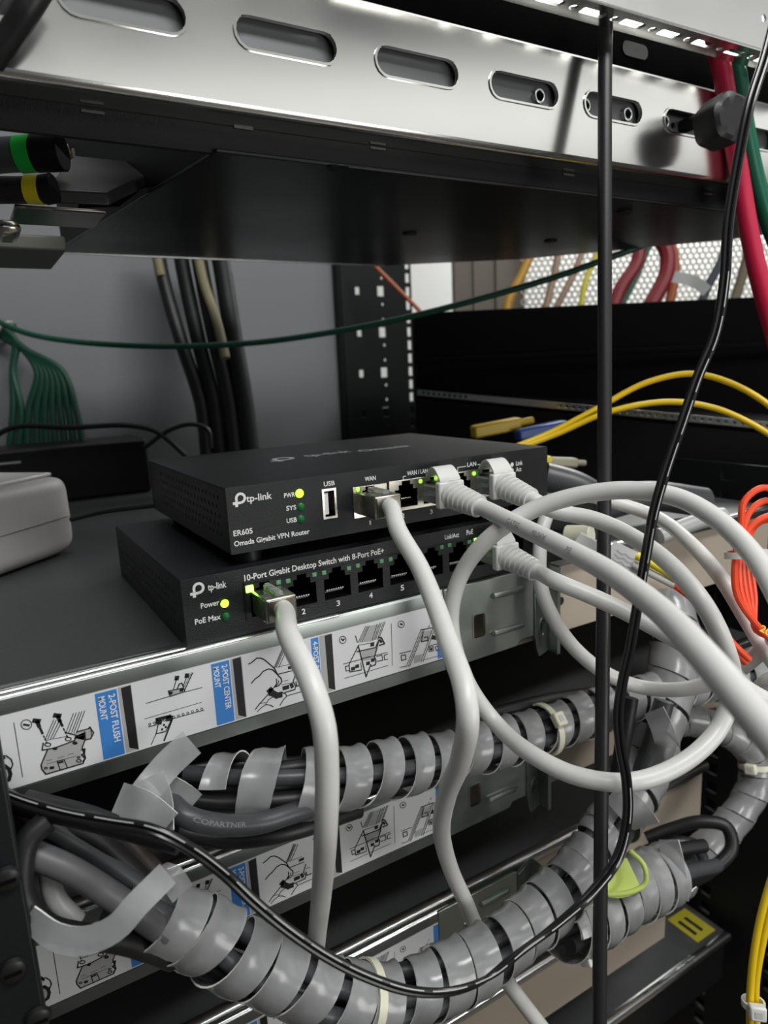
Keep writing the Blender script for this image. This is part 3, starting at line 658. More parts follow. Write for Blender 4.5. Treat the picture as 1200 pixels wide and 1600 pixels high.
mb = MB(); mb.plate(rect(88.9, 149.5, 37.2, 50.2), [rj(x - 5.6, x + 5.6, 38.6, 49.6) for x in RP[1:]], face(ry), 0, .5); s2 = obj('port_shield', mb, NICK, fp, bevel=.1, label='long nickel shield around four ports')
mb = MB()
for x in [74.4] + [104.4, 118.5, 134.2, 148]: mb.plate(rect(x - 1.1, x + 1.1, 47.6, 49.6), [], face(ry), .5, .7)
obj('shield_tab', mb, LEDOFF2, s2)
for (px, py) in ((559, 765), (657, 752), (681, 747), (741, 740)):
    p = at(px, py, y=ry - .8); mb = MB(); mb.dome(p, -Y, 1.0, .4, 10); obj('status_light', mb, LEDDIM, fp)
for (px, py, m_) in ((468, 771, LEDON), (470, 792, LEDOFF), (470, 811, LEDOFF)):
    p = at(px, py, y=ry); mb = MB(); mb.dome(p, -Y, 1.7, 1.1); l = obj('indicator_light', mb, m_, fp)
    if m_ is LEDON: l['label'] = 'lit green power light'
mb = MB()
mb.plate(rect(58.3, 64.5, 38.9, 50.9), [rect(59.2, 63.6, 39.8, 50.0)], face(ry), 0, .4); us = obj('usb_port', mb, NICK, fp)
mb = MB().box(59.4, 61.2, ry + .4, ry + 9, 40.6, 49.2); obj('usb_tongue', mb, WPL, us)
mb = MB().box(59.0, 63.8, ry + 9, ry + 10, 39.6, 50.2).box(63.6, 63.9, ry + 1, ry + 9, 39.8, 50); obj('usb_well', mb, DNICK, us)
mb = MB(); logo(mb, face(ry), 22.4, 48.8, 4.8)
ftext(mb, 'tp-link', (385, 784.5), (425, 778), 10.5, ry)
ftext(mb, 'PWR', (444, 778), (461, 775), 7, ry); ftext(mb, 'SYS', (447.5, 798), (463, 795.5), 7, ry); ftext(mb, 'USB', (448, 817.5), (464, 815), 7, ry)
ftext(mb, 'USB', (506, 760), (523, 757.5), 7, ry); ftext(mb, 'ER605', (365, 838), (395, 833.5), 8.5, ry); ftext(mb, 'Omada Gigabit VPN Router', (366, 854), (484, 836), 8.0, ry)
ftext(mb, 'WAN', (570, 752), (587, 749.5), 6.5, ry); ftext(mb, 'WAN / LAN', (636, 743), (668, 738.5), 6.5, ry); ftext(mb, 'LAN', (730, 729.5), (744, 727.5), 6.5, ry)
ftext(mb, 'Link', (806, 727.5), (816.5, 726), 6.5, ry); ftext(mb, 'Act', (806, 737), (814.5, 735.8), 6.5, ry)
ftext(mb, '1', (577, 820), (580, 819.6), 6.5, ry); ftext(mb, '2', (628, 809), (632, 808.4), 6.5, ry); ftext(mb, '3', (672, 803), (676, 802.4), 6.5, ry)
for (px, py) in ((800, 726), (800, 735)): p = at(px, py, y=ry); mb.plate(circ(p.x, p.z, 1.0, 12), [], face(ry), 0, .06)
for L_ in ([(630, 751), (630, 744.5), (634, 743.8)], [(669, 737.8), (675, 737), (675, 743)], [(715, 737), (715, 730.5), (728, 728.5)], [(746, 726), (757, 724.8), (757, 730)]): mb.line([P2(a, b, ry) for a, b in L_], .3, face(ry))
obj('white_logo_and_marks', mb, INK, fp)
mb = MB(); ft = lambda u, v, w_: Vector((u, v, rz1 + w_))
pa = at(428, 722, z=rz1); logo(mb, ft, pa.x, pa.y, 12.5)
pb = at(480, 714, z=rz1); text(mb, 'tp-link', ft, pb.x, pb.y, 25, 8)
pc = at(566, 706, z=rz1); text(mb, 'Omada', ft, pc.x, pc.y, 29, 7.5)
obj('top_lettering', mb, DIM, RT)
for (x, y_) in ((30, 12), (168, 12), (30, 105), (168, 105)):
    mb = MB(); mb.tube([Vector((x, y_, 26)), Vector((x, y_, rz0))], 5, 16); obj('rubber_foot', mb, RUB, RT)

# ------------------------------------------------------------------ white power adapter and black brick on the top cover
t = thing('white_adapter', 'scuffed white plastic power adapter lying at the left on the top cover', 'power adapter', at(60, 870, z=0))
# rounded box: long axis d_, near face bottom edge through cA_
ns = 20; LL = 90; H = 45; Wt = 46
d_ = Vector((.735, .677, 0)); e_ = Vector((-d_.y, d_.x, 0))
prof_n = 24; vs = []; fs = []
base = Vector((-5.5, 193, 0))
for i in range(ns + 1):
    u = i / ns; s_ = -LL + LL * u; k = 1.0
    edge = max(0, (u - .72) / .28); k = math.sqrt(max(0, 1 - edge ** 2.6)) * .5 + .5 if edge < 1 else .5
    for j in range(prof_n):
        th = 2 * math.pi * j / prof_n; cx = math.copysign(abs(math.cos(th)) ** .35, math.cos(th)); cz = math.copysign(abs(math.sin(th)) ** .35, math.sin(th))
        vs.append(base + d_ * s_ + e_ * (Wt / 2 + cx * Wt / 2 * k) + Z * (H / 2 + .6 + cz * H / 2 * (k * .5 + .5)))
for i in range(ns):
    for j in range(prof_n): a = i * prof_n + j; b = i * prof_n + (j + 1) % prof_n; fs.append((a, b, b + prof_n, a + prof_n))
fs += [tuple(range(prof_n)), tuple(range(ns * prof_n, (ns + 1) * prof_n))]
mb = MB(); mb.add(vs, fs); obj('shell', mb, OLDW, t, sharp=1.0)
mb = MB(); mb.obox(base - d_ * 42 + e_ * 30 + Z * (H + 1.2), d_, e_, Z, 32, 22, 1.0); obj('top_plate', mb, WPL, t, bevel=.7)
mb = MB(); mb.obox(base - d_ * 38 - e_ * .05 + Z * 22, d_, e_, Z, 34, .12, .15); obj('seam', mb, GRUB, t)
t = thing('black_adapter', 'long matt black power brick behind the white adapter', 'power adapter', (-40, 400, 0))
mb = MB(); mb.box(-160, 76, 378, 432, 1, 47); obj('brick', mb, BLKP, t, bevel=2.5)
mb = MB(); p = at(10, 724, y=377.8); mb.box(p.x - 14, p.x + 10, 377.6, 378, p.z - .7, p.z + .7); obj('nameplate_glint', mb, DIM, t)
mb = MB(); mb.box(-150, 66, 382, 428, .2, 1.2); obj('foot_strip', mb, RUB, t)

# ------------------------------------------------------------------ ethernet cables
def path(lst): return [p if isinstance(p, Vector) else (at(p[0], p[1], D=p[2])) for p in lst]
def text_on(mb, body, pts, r, s0, cap, gap=1.0):
    fine, Ltot = resample(pts, .5); fr = frames(fine)
    vs, fs = text_mesh(body); x0 = min(a for a, b in vs); sc = cap / .7; P = []
    for a, b in vs:
        s_ = s0 + (a - x0) * sc * gap; i = min(len(fine) - 2, max(0, int(s_ / .5))); k = s_ / .5 - i
        p = fine[i].lerp(fine[i + 1], k); t_ = fr[i][0]; n = (CAM - p); n = (n - t_ * n.dot(t_)).normalized(); bb = n.cross(t_)
        th = (b * sc - cap / 2) / r + TXT[0]
        P.append(p + n * (r + .06) * math.cos(th) + bb * (r + .06) * math.sin(th))
    mb.add(P, fs)
TXT = [0.0]
def eth(label, plug, port, pts, m, r=3.0, group='grey-white ethernet cables', txt=None, other=None):
    """plug: 'metal' or 'clear'; port: Vector at the port mouth centre; leaves along -Y"""
    t = thing('ethernet_cable', label, 'cable', port if port is not None else pts[0], group)
    if plug == 'metal':
        mb = MB(); mb.box(port.x - 6, port.x + 6, port.y - 12.5, port.y + 2, port.z - 4.6, port.z + 4.4); sh_ = obj('shielded_plug', mb, NICK, t, bevel=.6)
        mb = MB(); mb.plate(rect(port.x - 5.4, port.x + 5.4, port.z - 4, port.z + 3.8), [circ(port.x, port.z - .2, 3.15, 16)], face(port.y - 12.5), .02, .5); obj('crimp_end', mb, DNICK, sh_, bevel=.2)
        mb = MB(); mb.box(port.x - 1.6, port.x + 1.6, port.y - 11, port.y + 1, port.z + 4.4, port.z + 6.2); obj('latch', mb, CLEARP, sh_, bevel=.4)
        start = [port - Y * 9, port - Y * 14]
    elif plug == 'clear':
        mb = MB(); mb.box(port.x - 5.6, port.x + 5.6, port.y - 9, port.y + 6, port.z - 4.0, port.z + 3.4); pl = obj('clear_plug', mb, CLEARP, t, bevel=.5)
        mb = MB(); mb.box(port.x - 1.7, port.x + 1.7, port.y - 8, port.y + 5, port.z + 3.9, port.z + 4.9); obj('latch', mb, CLEARP, pl, bevel=.2)
        mb = MB()
        for k in range(8): mb.box(port.x - 4 + k * 1.1, port.x - 3.6 + k * 1.1, port.y - 6, port.y + 5, port.z - 1, port.z - .4)
        obj('wires', mb, GPVC, pl)
        dirv = other.normalized()
        side = dirv.cross(Z).normalized(); upv = side.cross(dirv)
        b0 = port - Y * 9
        mb = MB(); mb.obox(b0 - Y * 1.5, X, Y, Z, 6.4, 1.8, 5.6); bt = obj('boot', mb, WPL, t, bevel=.8)
        mb = MB(); rr_ = lambda u: (6.0 - 1.3 * u) * (1.0 if (u * 6.5) % 1 < .55 or u < .04 else .80)
        mb.tube([b0 - Y * 2 + dirv * (16 * k / 66) for k in range(67)], rr_, 20); obj('strain_relief', mb, WPL, bt, sharp=1.0)
        # latch hood: curved band rising over the plug
        mb = MB(); vs = []; fs = []; n = 14
        for k in range(n + 1):
            u = k / n; a = math.pi * .62 * u
            c_ = port + Y * (.5) - Y * 11.5 * (u ** 1.0) + Z * (5.0 + 6.4 * math.sin(math.pi * (.12 + .80 * u)))
            for sx in (-1, 1): vs += [c_ + X * (sx * (4.4 + .8 * u)), c_ + X * (sx * (4.4 + .8 * u)) - Z * .9]
        for k in range(n):
            a = k * 4; b = a + 4; fs += [(a, a + 2, b + 2, b), (a + 1, b + 1, b + 3, a + 3), (a, b, b + 1, a + 1), (a + 2, a + 3, b + 3, b + 2)]
        fs += [(0, 1, 3, 2), (n * 4, n * 4 + 2, n * 4 + 3, n * 4 + 1)]
        mb.add(vs, fs); obj('latch_hood', mb, WPL, bt, sharp=.9)
        start = [b0 - Y * 2 + dirv * 12, b0 - Y * 2 + dirv * 19]
    else: start = []
    sp = spline(start + path(pts), 1.6)
    mb = MB(); mb.tube(sp, r, 18); ja = obj('jacket', mb, m, t)
    if txt:
        mb = MB()
        for (body, s0) in txt: text_on(mb, body, sp, r, s0, 1.9, 1.15)
        obj('jacket_print', mb, DIM, ja)
    return t
eth('grey-white ethernet cable with a metal plug hanging from port one of the switch', 'metal', Vector((SX[0] + .5, -2, 12.6)), [(452, 995, 212), (483, 1060, 200), (505, 1130, 196), (511, 1210, 199), (509, 1300, 207), (502, 1400, 240), (494, 1475, 268), (488, 1560, 285)], WPVC, 3.5)
eth('grey-white ethernet cable with a metal plug hanging from the WAN port of the router', 'metal', Vector((RP[0], ry - 2, 43.2)), [(622, 828, 262), (655, 885, 252), (680, 945, 238), (703, 1010, 222), (724, 1070, 208), (731, 1120, 204), (722, 1180, 214), (699, 1240, 240), (690, 1300, 268), (705, 1360, 292), (728, 1410, 305), (745, 1450, 312), (790, 1530, 318), (850, 1610, 325)], WPVC, 3.4)
eth('grey-white ethernet cable with lettering, running from the router\'s third port to the right edge', 'clear', Vector((RP[2] + .2, ry - 1, 43.5)), [(800, 816, 262), (870, 850, 232), (950, 893, 204), (1030, 952, 176), (1100, 1025, 148), (1160, 1095, 132), (1230, 1180, 120)], WPVC, 3.4,
    txt=[('CAT5E', 27), ('90.04M', 46), ('PE', 68)], other=Vector((.16, -.95, -.20)))
eth('grey-white ethernet cable from the router\'s last port, curling into the big loop', 'clear', Vector((RP[4] + .2, ry - 1, 43.6)),
    [(862, 797, 292), (930, 812, 286), (990, 840, 272), (1050, 885, 255), (1100, 945, 243), (1132, 1010, 245), (1143, 1075, 262), (1125, 1135, 262), (1070, 1190, 255), (985, 1222, 248), (900, 1212, 252), (830, 1178, 262), (775, 1130, 285), (735, 1075, 288), (710, 1010, 286), (705, 955, 284), (722, 895, 280), (765, 840, 272), (830, 798, 268), (905, 774, 262), (985, 766, 254), (1060, 778, 245), (1125, 815, 232), (1175, 865, 220), (1215, 930, 205), (1250, 1010, 190)], WPVC, 3.35, other=Vector((.12, -.95, -.26)))
eth('grey-white ethernet cable from the switch\'s eighth port, passing below the others', 'clear', Vector((SX[7] + .3, -2, 12.8)), [(868, 908, 278), (930, 934, 272), (985, 960, 268), (1040, 990, 264), (1090, 1020, 262), (1128, 1050, 264), (1180, 1085, 266), (1230, 1110, 268)], WPVC, 3.3, other=Vector((.16, -.95, -.22)))
eth('grey-white ethernet cable looping behind the others without a visible plug', None, None, [(1260, 1100, 280), (1200, 1022, 285), (1165, 965, 292), (1128, 905, 300), (1080, 850, 318), (1025, 808, 345), (960, 785, 352), (905, 774, 346), (868, 784, 338), (850, 818, 330), (843, 865, 326), (846, 920, 322), (864, 965, 321), (895, 1010, 321), (940, 1048, 320), (1000, 1073, 322), (1065, 1077, 310), (1125, 1062, 300), (1165, 1038, 292), (1205, 1000, 285), (1240, 960, 280)], WPVC, 3.3)
eth('thin pale ethernet cable coming in at the right edge beside the orange coil', None, None, [(1180, 1150, 300), (1178, 1095, 295), (1200, 1065, 285), (1250, 1050, 275)], WPVC, 3.3)

# thick black vertical cord and the thin twin cord
cable('power_cord', 'straight thick black cord hanging vertically in front of the racks', 'cable', mat('satin_black_cord', (.02, .02, .022), .42, bump=.1, bscale=900), path([(950, -40, 300), (946, 60, 300), (945, 400, 300), (944, 800, 298), (940, 1200, 295), (936, 1650, 290)]), 2.95, 20)
t = thing('twin_cord', 'thin black two-core cord with white dashes, hanging at right and crossing the wrapped bundle', 'cable', at(1100, 560, D=215))
tp = path([(1215, 10, 240), (1195, 90, 238), (1170, 170, 236), (1152, 260, 236), (1138, 350, 236), (1132, 440, 236), (1118, 520, 236), (1090, 590, 236), (1066, 660, 236), (1042, 730, 236), (1022, 800, 236), (1009, 870, 238), (997, 940, 240), (985, 1010, 240), (972, 1070, 240), (966, 1120, 240), (970, 1170, 240), (979, 1220, 240), (980, 1280, 240), (965, 1340, 238), (925, 1395, 234), (870, 1445, 230), (810, 1490, 226), (755, 1532, 222), (700, 1550, 218), (640, 1548, 214), (575, 1527, 210), (515, 1497, 206), (455, 1457, 202), (400, 1412, 199), (350, 1365, 197), (300, 1328, 196), (240, 1298, 196), (170, 1285, 198), (100, 1272, 200), (40, 1255, 203), (0, 1240, 206), (-40, 1225, 210)])
sp = spline(tp, 1.6); mb = MB(); mb.tube(sp, .92, 10, off=(.92, 0), ref=RX - DN * .6); mb.tube(sp, .92, 10, off=(-.92, 0), ref=RX - DN * .6); tw = obj('twin_sheath', mb, mat('glossy_black_cord', (.012, .012, .013), .25), t)
mb = MB(); fr = frames(sp, RX - DN * .6); k = 0
fine, Lt = resample(sp, 1.0); fr = frames(fine, RX - DN * .6); s_ = 95
while s_ < len(fine) - 20:
    seg_ = range(s_, min(s_ + 13, len(fine)))
    if not (210 < s_ < 262):
        vs = []
        for j in seg_:
            t_, a, b = fr[j]; q = fine[j] + a * .92; n = (CAM - q); n = (n - t_ * n.dot(t_)).normalized(); bb = n.cross(t_)
            for th in (-.02, .34): vs.append(q + n * .96 * math.cos(th) + bb * .96 * math.sin(th))
        mb.add(vs, [(2 * j, 2 * j + 1, 2 * j + 3, 2 * j + 2) for j in range(len(vs) // 2 - 1)])
    s_ += 15
obj('white_dashes', mb, mat('grey_dash_print', (.5, .5, .5), .4), tw)

# ------------------------------------------------------------------ spiral-wrapped bundles
def thick(rows, nrm, th, name, parent=None):
    """strip of the given rows of points, thickened along nrm, cut edges in their own material"""
    n, m_ = len(rows), len(rows[0]); mb = MB()
    vs = [p for r_ in rows for p in r_] + [p + q * th for r_, k in zip(rows, nrm) for p, q in zip(r_, k)]; o = n * m_; fs = []; fe = []
    for i in range(n - 1):
        for j in range(m_ - 1): a = i * m_ + j; b = a + m_; fs += [(a, b, b + 1, a + 1), (a + o, a + 1 + o, b + 1 + o, b + o)]
        a = i * m_; b = a + m_; fe.append((a, a + o, b + o, b)); a = i * m_ + m_ - 1; b = a + m_; fe.append((a, b, b + o, a + o))
    for j in range(m_ - 1): fe.append((j, j + 1, j + 1 + o, j + o)); a = (n - 1) * m_ + j; fe.append((a, a + o, a + 1 + o, a + 1))
    mb.add(vs, fs); k = len(mb.f); mb.add([], []); mb.f += [list(f) for f in fe]; mb.m += [1] * len(fe)
    return obj(name, mb, [WRAP, WEDGE], parent, sharp=.7)
def bundle_cables(pts, n, R0, r, mats, label, group, tw_=.012, phase=0):
    sp = spline(pts, 3); fr = frames(sp, Z); L = 0
    for k in range(n):
        q = []; L = 0
        for i, p in enumerate(sp):
            if i: L += (p - sp[i - 1]).length
            a0_ = 2 * math.pi * k / n + phase + L * tw_ + .25 * math.sin(L * .03 + k)
            rr = R0 * (.9 + .15 * math.sin(k * 2.1 + L * .02)); q.append(p + fr[i][1] * rr * math.cos(a0_) + fr[i][2] * rr * math.sin(a0_))
        mb = MB(); mb.tube(q, r, 12); o = obj('power_cable', mb, mats[k % len(mats)]); setp(o, label, 'cable', group)
def spiral(label, pts, R, pitch, width, s0=0, s1=None, hand=1, phase=0, jit=.0, **kw):
    """helical band round the path"""
    sp, L = resample(spline(pts, 2), 1.0); fr = frames(sp, Z); s1 = s1 or L
    rows = []; nrm = []; turns = (s1 - s0) / pitch; N = int(turns * 30); M_ = 4; rnd = random.Random(5)
    for i in range(N + 1):
        u = i / N; sc = s0 + (s1 - s0) * u; th = phase + hand * 2 * math.pi * (sc - s0) / pitch
        row = []; wob = jit * math.sin(th * .37) ; Rr = (R(sc / L) if callable(R) else R) * (1 + .05 * math.sin(th * 1.7))
        for j in range(M_ + 1):
            s_ = sc + wob + (j / M_ - .5) * width; s_ = min(max(s_, 0), L - .01); k = int(s_ / (L / (len(sp) - 1))); k = min(k, len(sp) - 2)
            f_ = s_ / (L / (len(sp) - 1)) - k; p = sp[k].lerp(sp[k + 1], f_); _, a, b = fr[k]
            rr = Rr * (1 + .03 * math.sin(j * 2 + th)) + (.25 if j in (0, M_) else 0)
            dr = a * math.cos(th) + b * math.sin(th); row.append((p + dr * rr, dr))
        rows.append([q[0] for q in row]); nrm.append([q[1] for q in row])
    o = thick(rows, nrm, .6, 'spiral_wrap'); return setp(o, label, 'spiral wrap', 'clear spiral cable wraps')
def band(name, label, cat, lst, width, twist=None, m=None, parent=None, group=None):
    """loose strip: points (px, py, D), width across the path, twist degrees about it"""
    pts = spline(path(lst), 2); n = len(pts); rows = []; nrm = []
    for i, p in enumerate(pts):
        t_ = (pts[min(i + 1, n - 1)] - pts[max(i - 1, 0)]).normalized(); nn = (CAM - p); nn = (nn - t_ * nn.dot(t_)).normalized(); bb = nn.cross(t_)
        u = i / (n - 1); a = 0
        if twist: k = u * (len(twist) - 1); j = min(int(k), len(twist) - 2); a = math.radians(twist[j] + (twist[j + 1] - twist[j]) * (k - j))
        d = bb * math.cos(a) + nn * math.sin(a)
        rows.append([p + d * (q * width / 2) for q in (-1, 0, 1)]); nrm.append([t_.cross(d)] * 3)
    o = thick(rows, nrm, .55, name, parent)
    if m: o.data.materials[0] = m; o.data.materials[1] = m
    if parent is None: setp(o, label, cat, group)
    return o
U = path([(290, 1232, 262), (350, 1234, 262), (400, 1230, 262), (450, 1226, 264), (540, 1215, 275), (640, 1195, 295), (740, 1172, 313), (850, 1140, 335), (950, 1105, 355), (1040, 1080, 375), (1130, 1062, 395), (1220, 1050, 415)])
bundle_cables(U, 5, 7.0, 3.1, [GRUB, RUB, RUB, GRUB, RUB], 'dark power cable inside the upper spiral-wrapped bundle', 'power cables of the upper bundle')
spiral('milky spiral wrap around the upper cable bundle under the top rail', U, lambda u: 13.4 - 3.0 * min(1, u * 3), 16.2, 10.6, 13, None, -1, 1.0, jit=1.2)
for (lst, wd, tws, nm) in (([(300, 1160, 236), (262, 1195, 232), (225, 1240, 226), (205, 1265, 224)], 9.5, [10, 0, 20], 'loose crossing strip of milky wrap hanging below the top rail label'),
        ([(185, 1248, 226), (225, 1262, 222), (262, 1290, 222)], 10, [0, 25], 'short strip of milky wrap end sticking out below the top rail'),
        ([(232, 1215, 228), (245, 1250, 226), (252, 1295, 226)], 10, [0, 40], 'hanging tail of milky wrap beside the embossed cable'),
        ([(255, 1225, 234), (285, 1245, 236), (300, 1258, 238)], 9, [30, 0], 'short fold of milky wrap around the embossed cable')):
    band('wrap_strip', nm, 'spiral wrap', lst, wd, tws, group='clear spiral cable wraps')
cp = spline(path([(255, 1240, 238), (290, 1275, 232), (340, 1288, 236), (400, 1287, 245), (460, 1270, 254), (530, 1250, 270)]), 1.5)
mb = MB(); mb.tube(cp, 3.7, 16); o = obj('embossed_cable', mb, GRUB); setp(o, 'dark grey cable embossed with its maker\'s name below the top rail', 'cable')
TXT[0] = 0.05; mb = MB(); text_on(mb, 'COPARTNER', cp, 3.7, 14.5, 1.5, 1.45); obj('embossed_name', mb, mat('embossed_lettering', (.17, .18, .19), .4), o); TXT[0] = 0
# loose dark cables behind the upper bundle
for k, (lst, r) in enumerate((([(230, 1205, 262), (360, 1195, 272), (480, 1190, 285), (560, 1185, 295)], 2.4), ([(240, 1228, 265), (380, 1222, 272), (520, 1205, 285)], 2.6), ([(280, 1300, 250), (360, 1312, 252), (450, 1300, 258), (560, 1265, 280)], 3.4), ([(720, 1130, 322), (850, 1095, 345), (950, 1080, 360)], 3.2))):
    cable('power_cable', 'loose black cable lying behind the upper wrapped bundle', 'cable', RUB, path(lst), r, group='loose black cables behind the upper bundle')

Lp = path([(180, 1410, 222), (240, 1430, 228), (300, 1452, 234), (360, 1485, 240), (430, 1520, 245), (500, 1550, 250), (580, 1562, 258), (660, 1545, 268), (740, 1505, 280), (810, 1455, 295), (880, 1390, 315), (935, 1320, 335), (985, 1240, 350), (1020, 1160, 362), (1045, 1080, 372), (1055, 1000, 382), (1050, 930, 392)])
bundle_cables(Lp, 5, 7.6, 3.3, [GRUB, RUB, GRUB, RUB, GRUB], 'dark power cable inside the lower spiral-wrapped bundle', 'power cables of the lower bundle', phase=.6)
spiral('milky spiral wrap winding closely round the lower bundle at left and centre', Lp, lambda u: 11.6 if u < .25 else 11.4, 14.8, 11.9, 17, 250, -1, 2.0, jit=1.5)
spiral('milky spiral wrap round the rising part of the bundle at right', Lp, lambda u: 13.2 - 4.0 * max(0, u - .6), 15.5, 13.6, 252, None, -1, .5, jit=.5)
Lq = path([(870, 1455, 325), (930, 1425, 340), (990, 1390, 355), (1050, 1360, 372)])
spiral('milky spiral wrap with a lime tag showing through, below the thick black cord', Lq, 14.5, 12.5, 11.2, 0, None, -1, 1.2)
bundle_cables(Lq + path([(1100, 1345, 385)]), 4, 8, 3.6, [GRUB, RUB], 'dark grey cable end inside the wrap with the lime tag', 'cables under the lime tag')
band('lime_tag', 'lime green tag glowing through the milky wrap at lower right', 'tag', [(940, 1372, 330), (965, 1375, 334), (990, 1366, 340)], 15, [0, 0], m=LIME)
cable('lime_wire', 'thin lime green wire curling over the wrap at lower right', 'cable', LIME, path([(985, 1330, 330), (1005, 1350, 326), (1008, 1380, 326), (985, 1394, 326), (950, 1398, 328)]), 1.2)
# left spread of cables feeding the lower bundle
spread = [([(-30, 1225, 212), (30, 1260, 212), (90, 1300, 214), (170, 1350, 220), (240, 1400, 225), (300, 1440, 232)], 2.9, GRUB, 'grey sheathed cable fanning out of the lower bundle, behind the twin cord'),
 ([(40, 1330, 205), (110, 1360, 207), (190, 1410, 212), (260, 1460, 222), (330, 1500, 236)], 4.0, mat('mid_grey_sheath', (.11, .11, .115), .45, cvar=.15, bscale=200), 'thickest mid-grey cable running into the lower bundle'),
 ([(60, 1290, 215), (130, 1300, 218), (190, 1345, 224), (250, 1400, 232)], 3.4, RUB, 'black cable between the two grey ones at lower left'),
 ([(110, 1285, 222), (180, 1300, 226), (230, 1350, 232), (290, 1420, 240)], 3.4, mat('brown_black_sheath', (.035, .028, .025), .45), 'brownish black cable entering the lower bundle from above'),
 ([(75, 1282, 203), (45, 1310, 200), (33, 1360, 198), (40, 1410, 198), (75, 1448, 200), (130, 1462, 206), (200, 1475, 216), (270, 1500, 228)], 3.4, RUB, 'black cable bent in a tight U beside the lower left post'),
 ([(75, 1350, 212), (85, 1400, 212), (120, 1440, 214)], 3.0, GPVC, 'short pale grey cable inside the U bend'),
 ([(-30, 1235, 208), (40, 1262, 208), (120, 1280, 207), (200, 1300, 205), (280, 1322, 203)], 2.6, RUB, 'black cable twisting along the twin cord at left'),
 ([(40, 1250, 222), (90, 1262, 222), (140, 1275, 221), (180, 1290, 222)], 3.2, RUB, 'curved black cable above the spread at lower left')]
for lst, r, m_, nm in spread: cable('power_cable', nm, 'cable', m_, path(lst), r, 16, group='cables fanning out at lower left')
band('wrap_strip', 'long loose strip of milky wrap sweeping across the cables at lower left', 'spiral wrap', [(45, 1430, 196), (85, 1462, 195), (130, 1470, 194), (180, 1450, 194), (215, 1412, 196), (262, 1365, 202)], 7.2, [45, 20, 0, 0, 0], group='clear spiral cable wraps')
band('wrap_strip', 'folded square end of milky wrap on the brownish cable', 'spiral wrap', [(235, 1395, 204), (262, 1368, 203), (285, 1395, 206)], 7, [0, 0], group='clear spiral cable wraps')
# dark loops at right and the far wrapped bundle
cable('power_cable', 'black cable forming the large loop at lower right', 'cable', RUB, path([(1000, 1400, 385), (1060, 1385, 385), (1110, 1360, 385), (1143, 1325, 388), (1135, 1292, 392), (1095, 1284, 396), (1050, 1295, 400), (1010, 1310, 402)]), 3.6, group='black loops at lower right')
cable('power_cable', 'dark grey cable forming the small inner loop at lower right', 'cable', GRUB, path([(1020, 1395, 392), (1070, 1375, 395), (1098, 1345, 398), (1085, 1322, 400), (1050, 1316, 402), (1010, 1330, 402)]), 3.4, group='black loops at lower right')
Rp = path([(1085, 1340, 420), (1120, 1310, 422), (1155, 1270, 425), (1180, 1225, 428), (1180, 1185, 430), (1150, 1150, 430), (1100, 1130, 428), (1040, 1120, 425)])
bundle_cables(Rp, 3, 4.5, 3.6, [GRUB, RUB], 'dark cable inside the wrapped arc at the right edge', 'cables of the wrapped arc')
spiral('milky spiral wrap around the arc of cable at the right edge', Rp, 9.0, 14, 13.2, 0, None, 1, 0)
cable('power_cable', 'black cable lying along the dark gap right of the big loop', 'cable', RUB, path([(1060, 1130, 440), (1110, 1118, 440), (1160, 1110, 438), (1230, 1085, 430)]), 4.5)
for k, lst in enumerate(([(985, 1090, 335), (975, 1150, 335), (965, 1210, 338), (945, 1270, 342)], [(1038, 1095, 345), (1020, 1160, 345), (1000, 1215, 345)])):
    cable('power_cable', 'dark cable standing upright beside the thin twin cord', 'cable', GRUB if k else RUB, path(lst), 3.8 + k, group='upright cables beside the twin cord')
band('wrap_strip', 'milky strip crossing the upright cables inside the big loop', 'spiral wrap', [(1022, 1110, 332), (1035, 1140, 328), (1040, 1165, 330), (1025, 1190, 336)], 10, [20, 0, 30], group='clear spiral cable wraps')
band('wrap_strip', 'milky strip crossing below the bottom of the big loop', 'spiral wrap', [(960, 1235, 330), (985, 1262, 325), (1010, 1290, 328)], 13, [20, 0, 30], group='clear spiral cable wraps')
band('wrap_strip', 'milky strip hanging over the wrap beside the dark loops', 'spiral wrap', [(1045, 1312, 362), (1052, 1350, 358), (1058, 1405, 356)], 11, [30, 0, 10], group='clear spiral cable wraps')

def zip_tie(label, c0, ax, r, head_dir, m=CREAM, w_=3.2):
    t = thing('zip_tie', label, 'cable tie', c0); ax = ax.normalized(); a = ax.orthogonal().normalized(); b = ax.cross(a); mb = MB(); vs = []; fs = []; n = 28
    for k in range(n):
        th = 2 * math.pi * k / n; d = a * math.cos(th) + b * math.sin(th)
        for (rr, s_) in ((r, -1), (r, 1), (r + .9, 1), (r + .9, -1)): vs.append(c0 + d * rr + ax * s_ * w_ / 2)
    for k in range(n):
        l = (k + 1) % n
        for j in range(4): fs.append((k * 4 + j, k * 4 + (j + 1) % 4, l * 4 + (j + 1) % 4, l * 4 + j))
    mb.add(vs, fs); obj('strap', mb, m, t)
    h = (head_dir - ax * head_dir.dot(ax)).normalized(); s2 = ax.cross(h)
    hp = c0 + h * (r + 1.6); mb = MB(); mb.obox(hp, ax, s2, h, 3.0, 3.3, 2.0); hd = obj('lock_head', mb, m, t, bevel=.8)
    mb = MB(); mb.obox(hp + h * 1.9, ax, s2, h, 1.3, 1.5, .25); obj('slot', mb, OLDW, hd)
def near(pts, px, py):
    best = None
    for i in range(1, len(pts) - 1):
        d = pts[i] - CAM; q = (600 + FPX * d.dot(RX) / d.dot(FW), 800 + FPX * d.dot(DN) / d.dot(FW)); e = (q[0] - px) ** 2 + (q[1] - py) ** 2
        if best is None or e < best[0]: best = (e, pts[i], pts[i + 1] - pts[i - 1])
    return best[1], best[2]
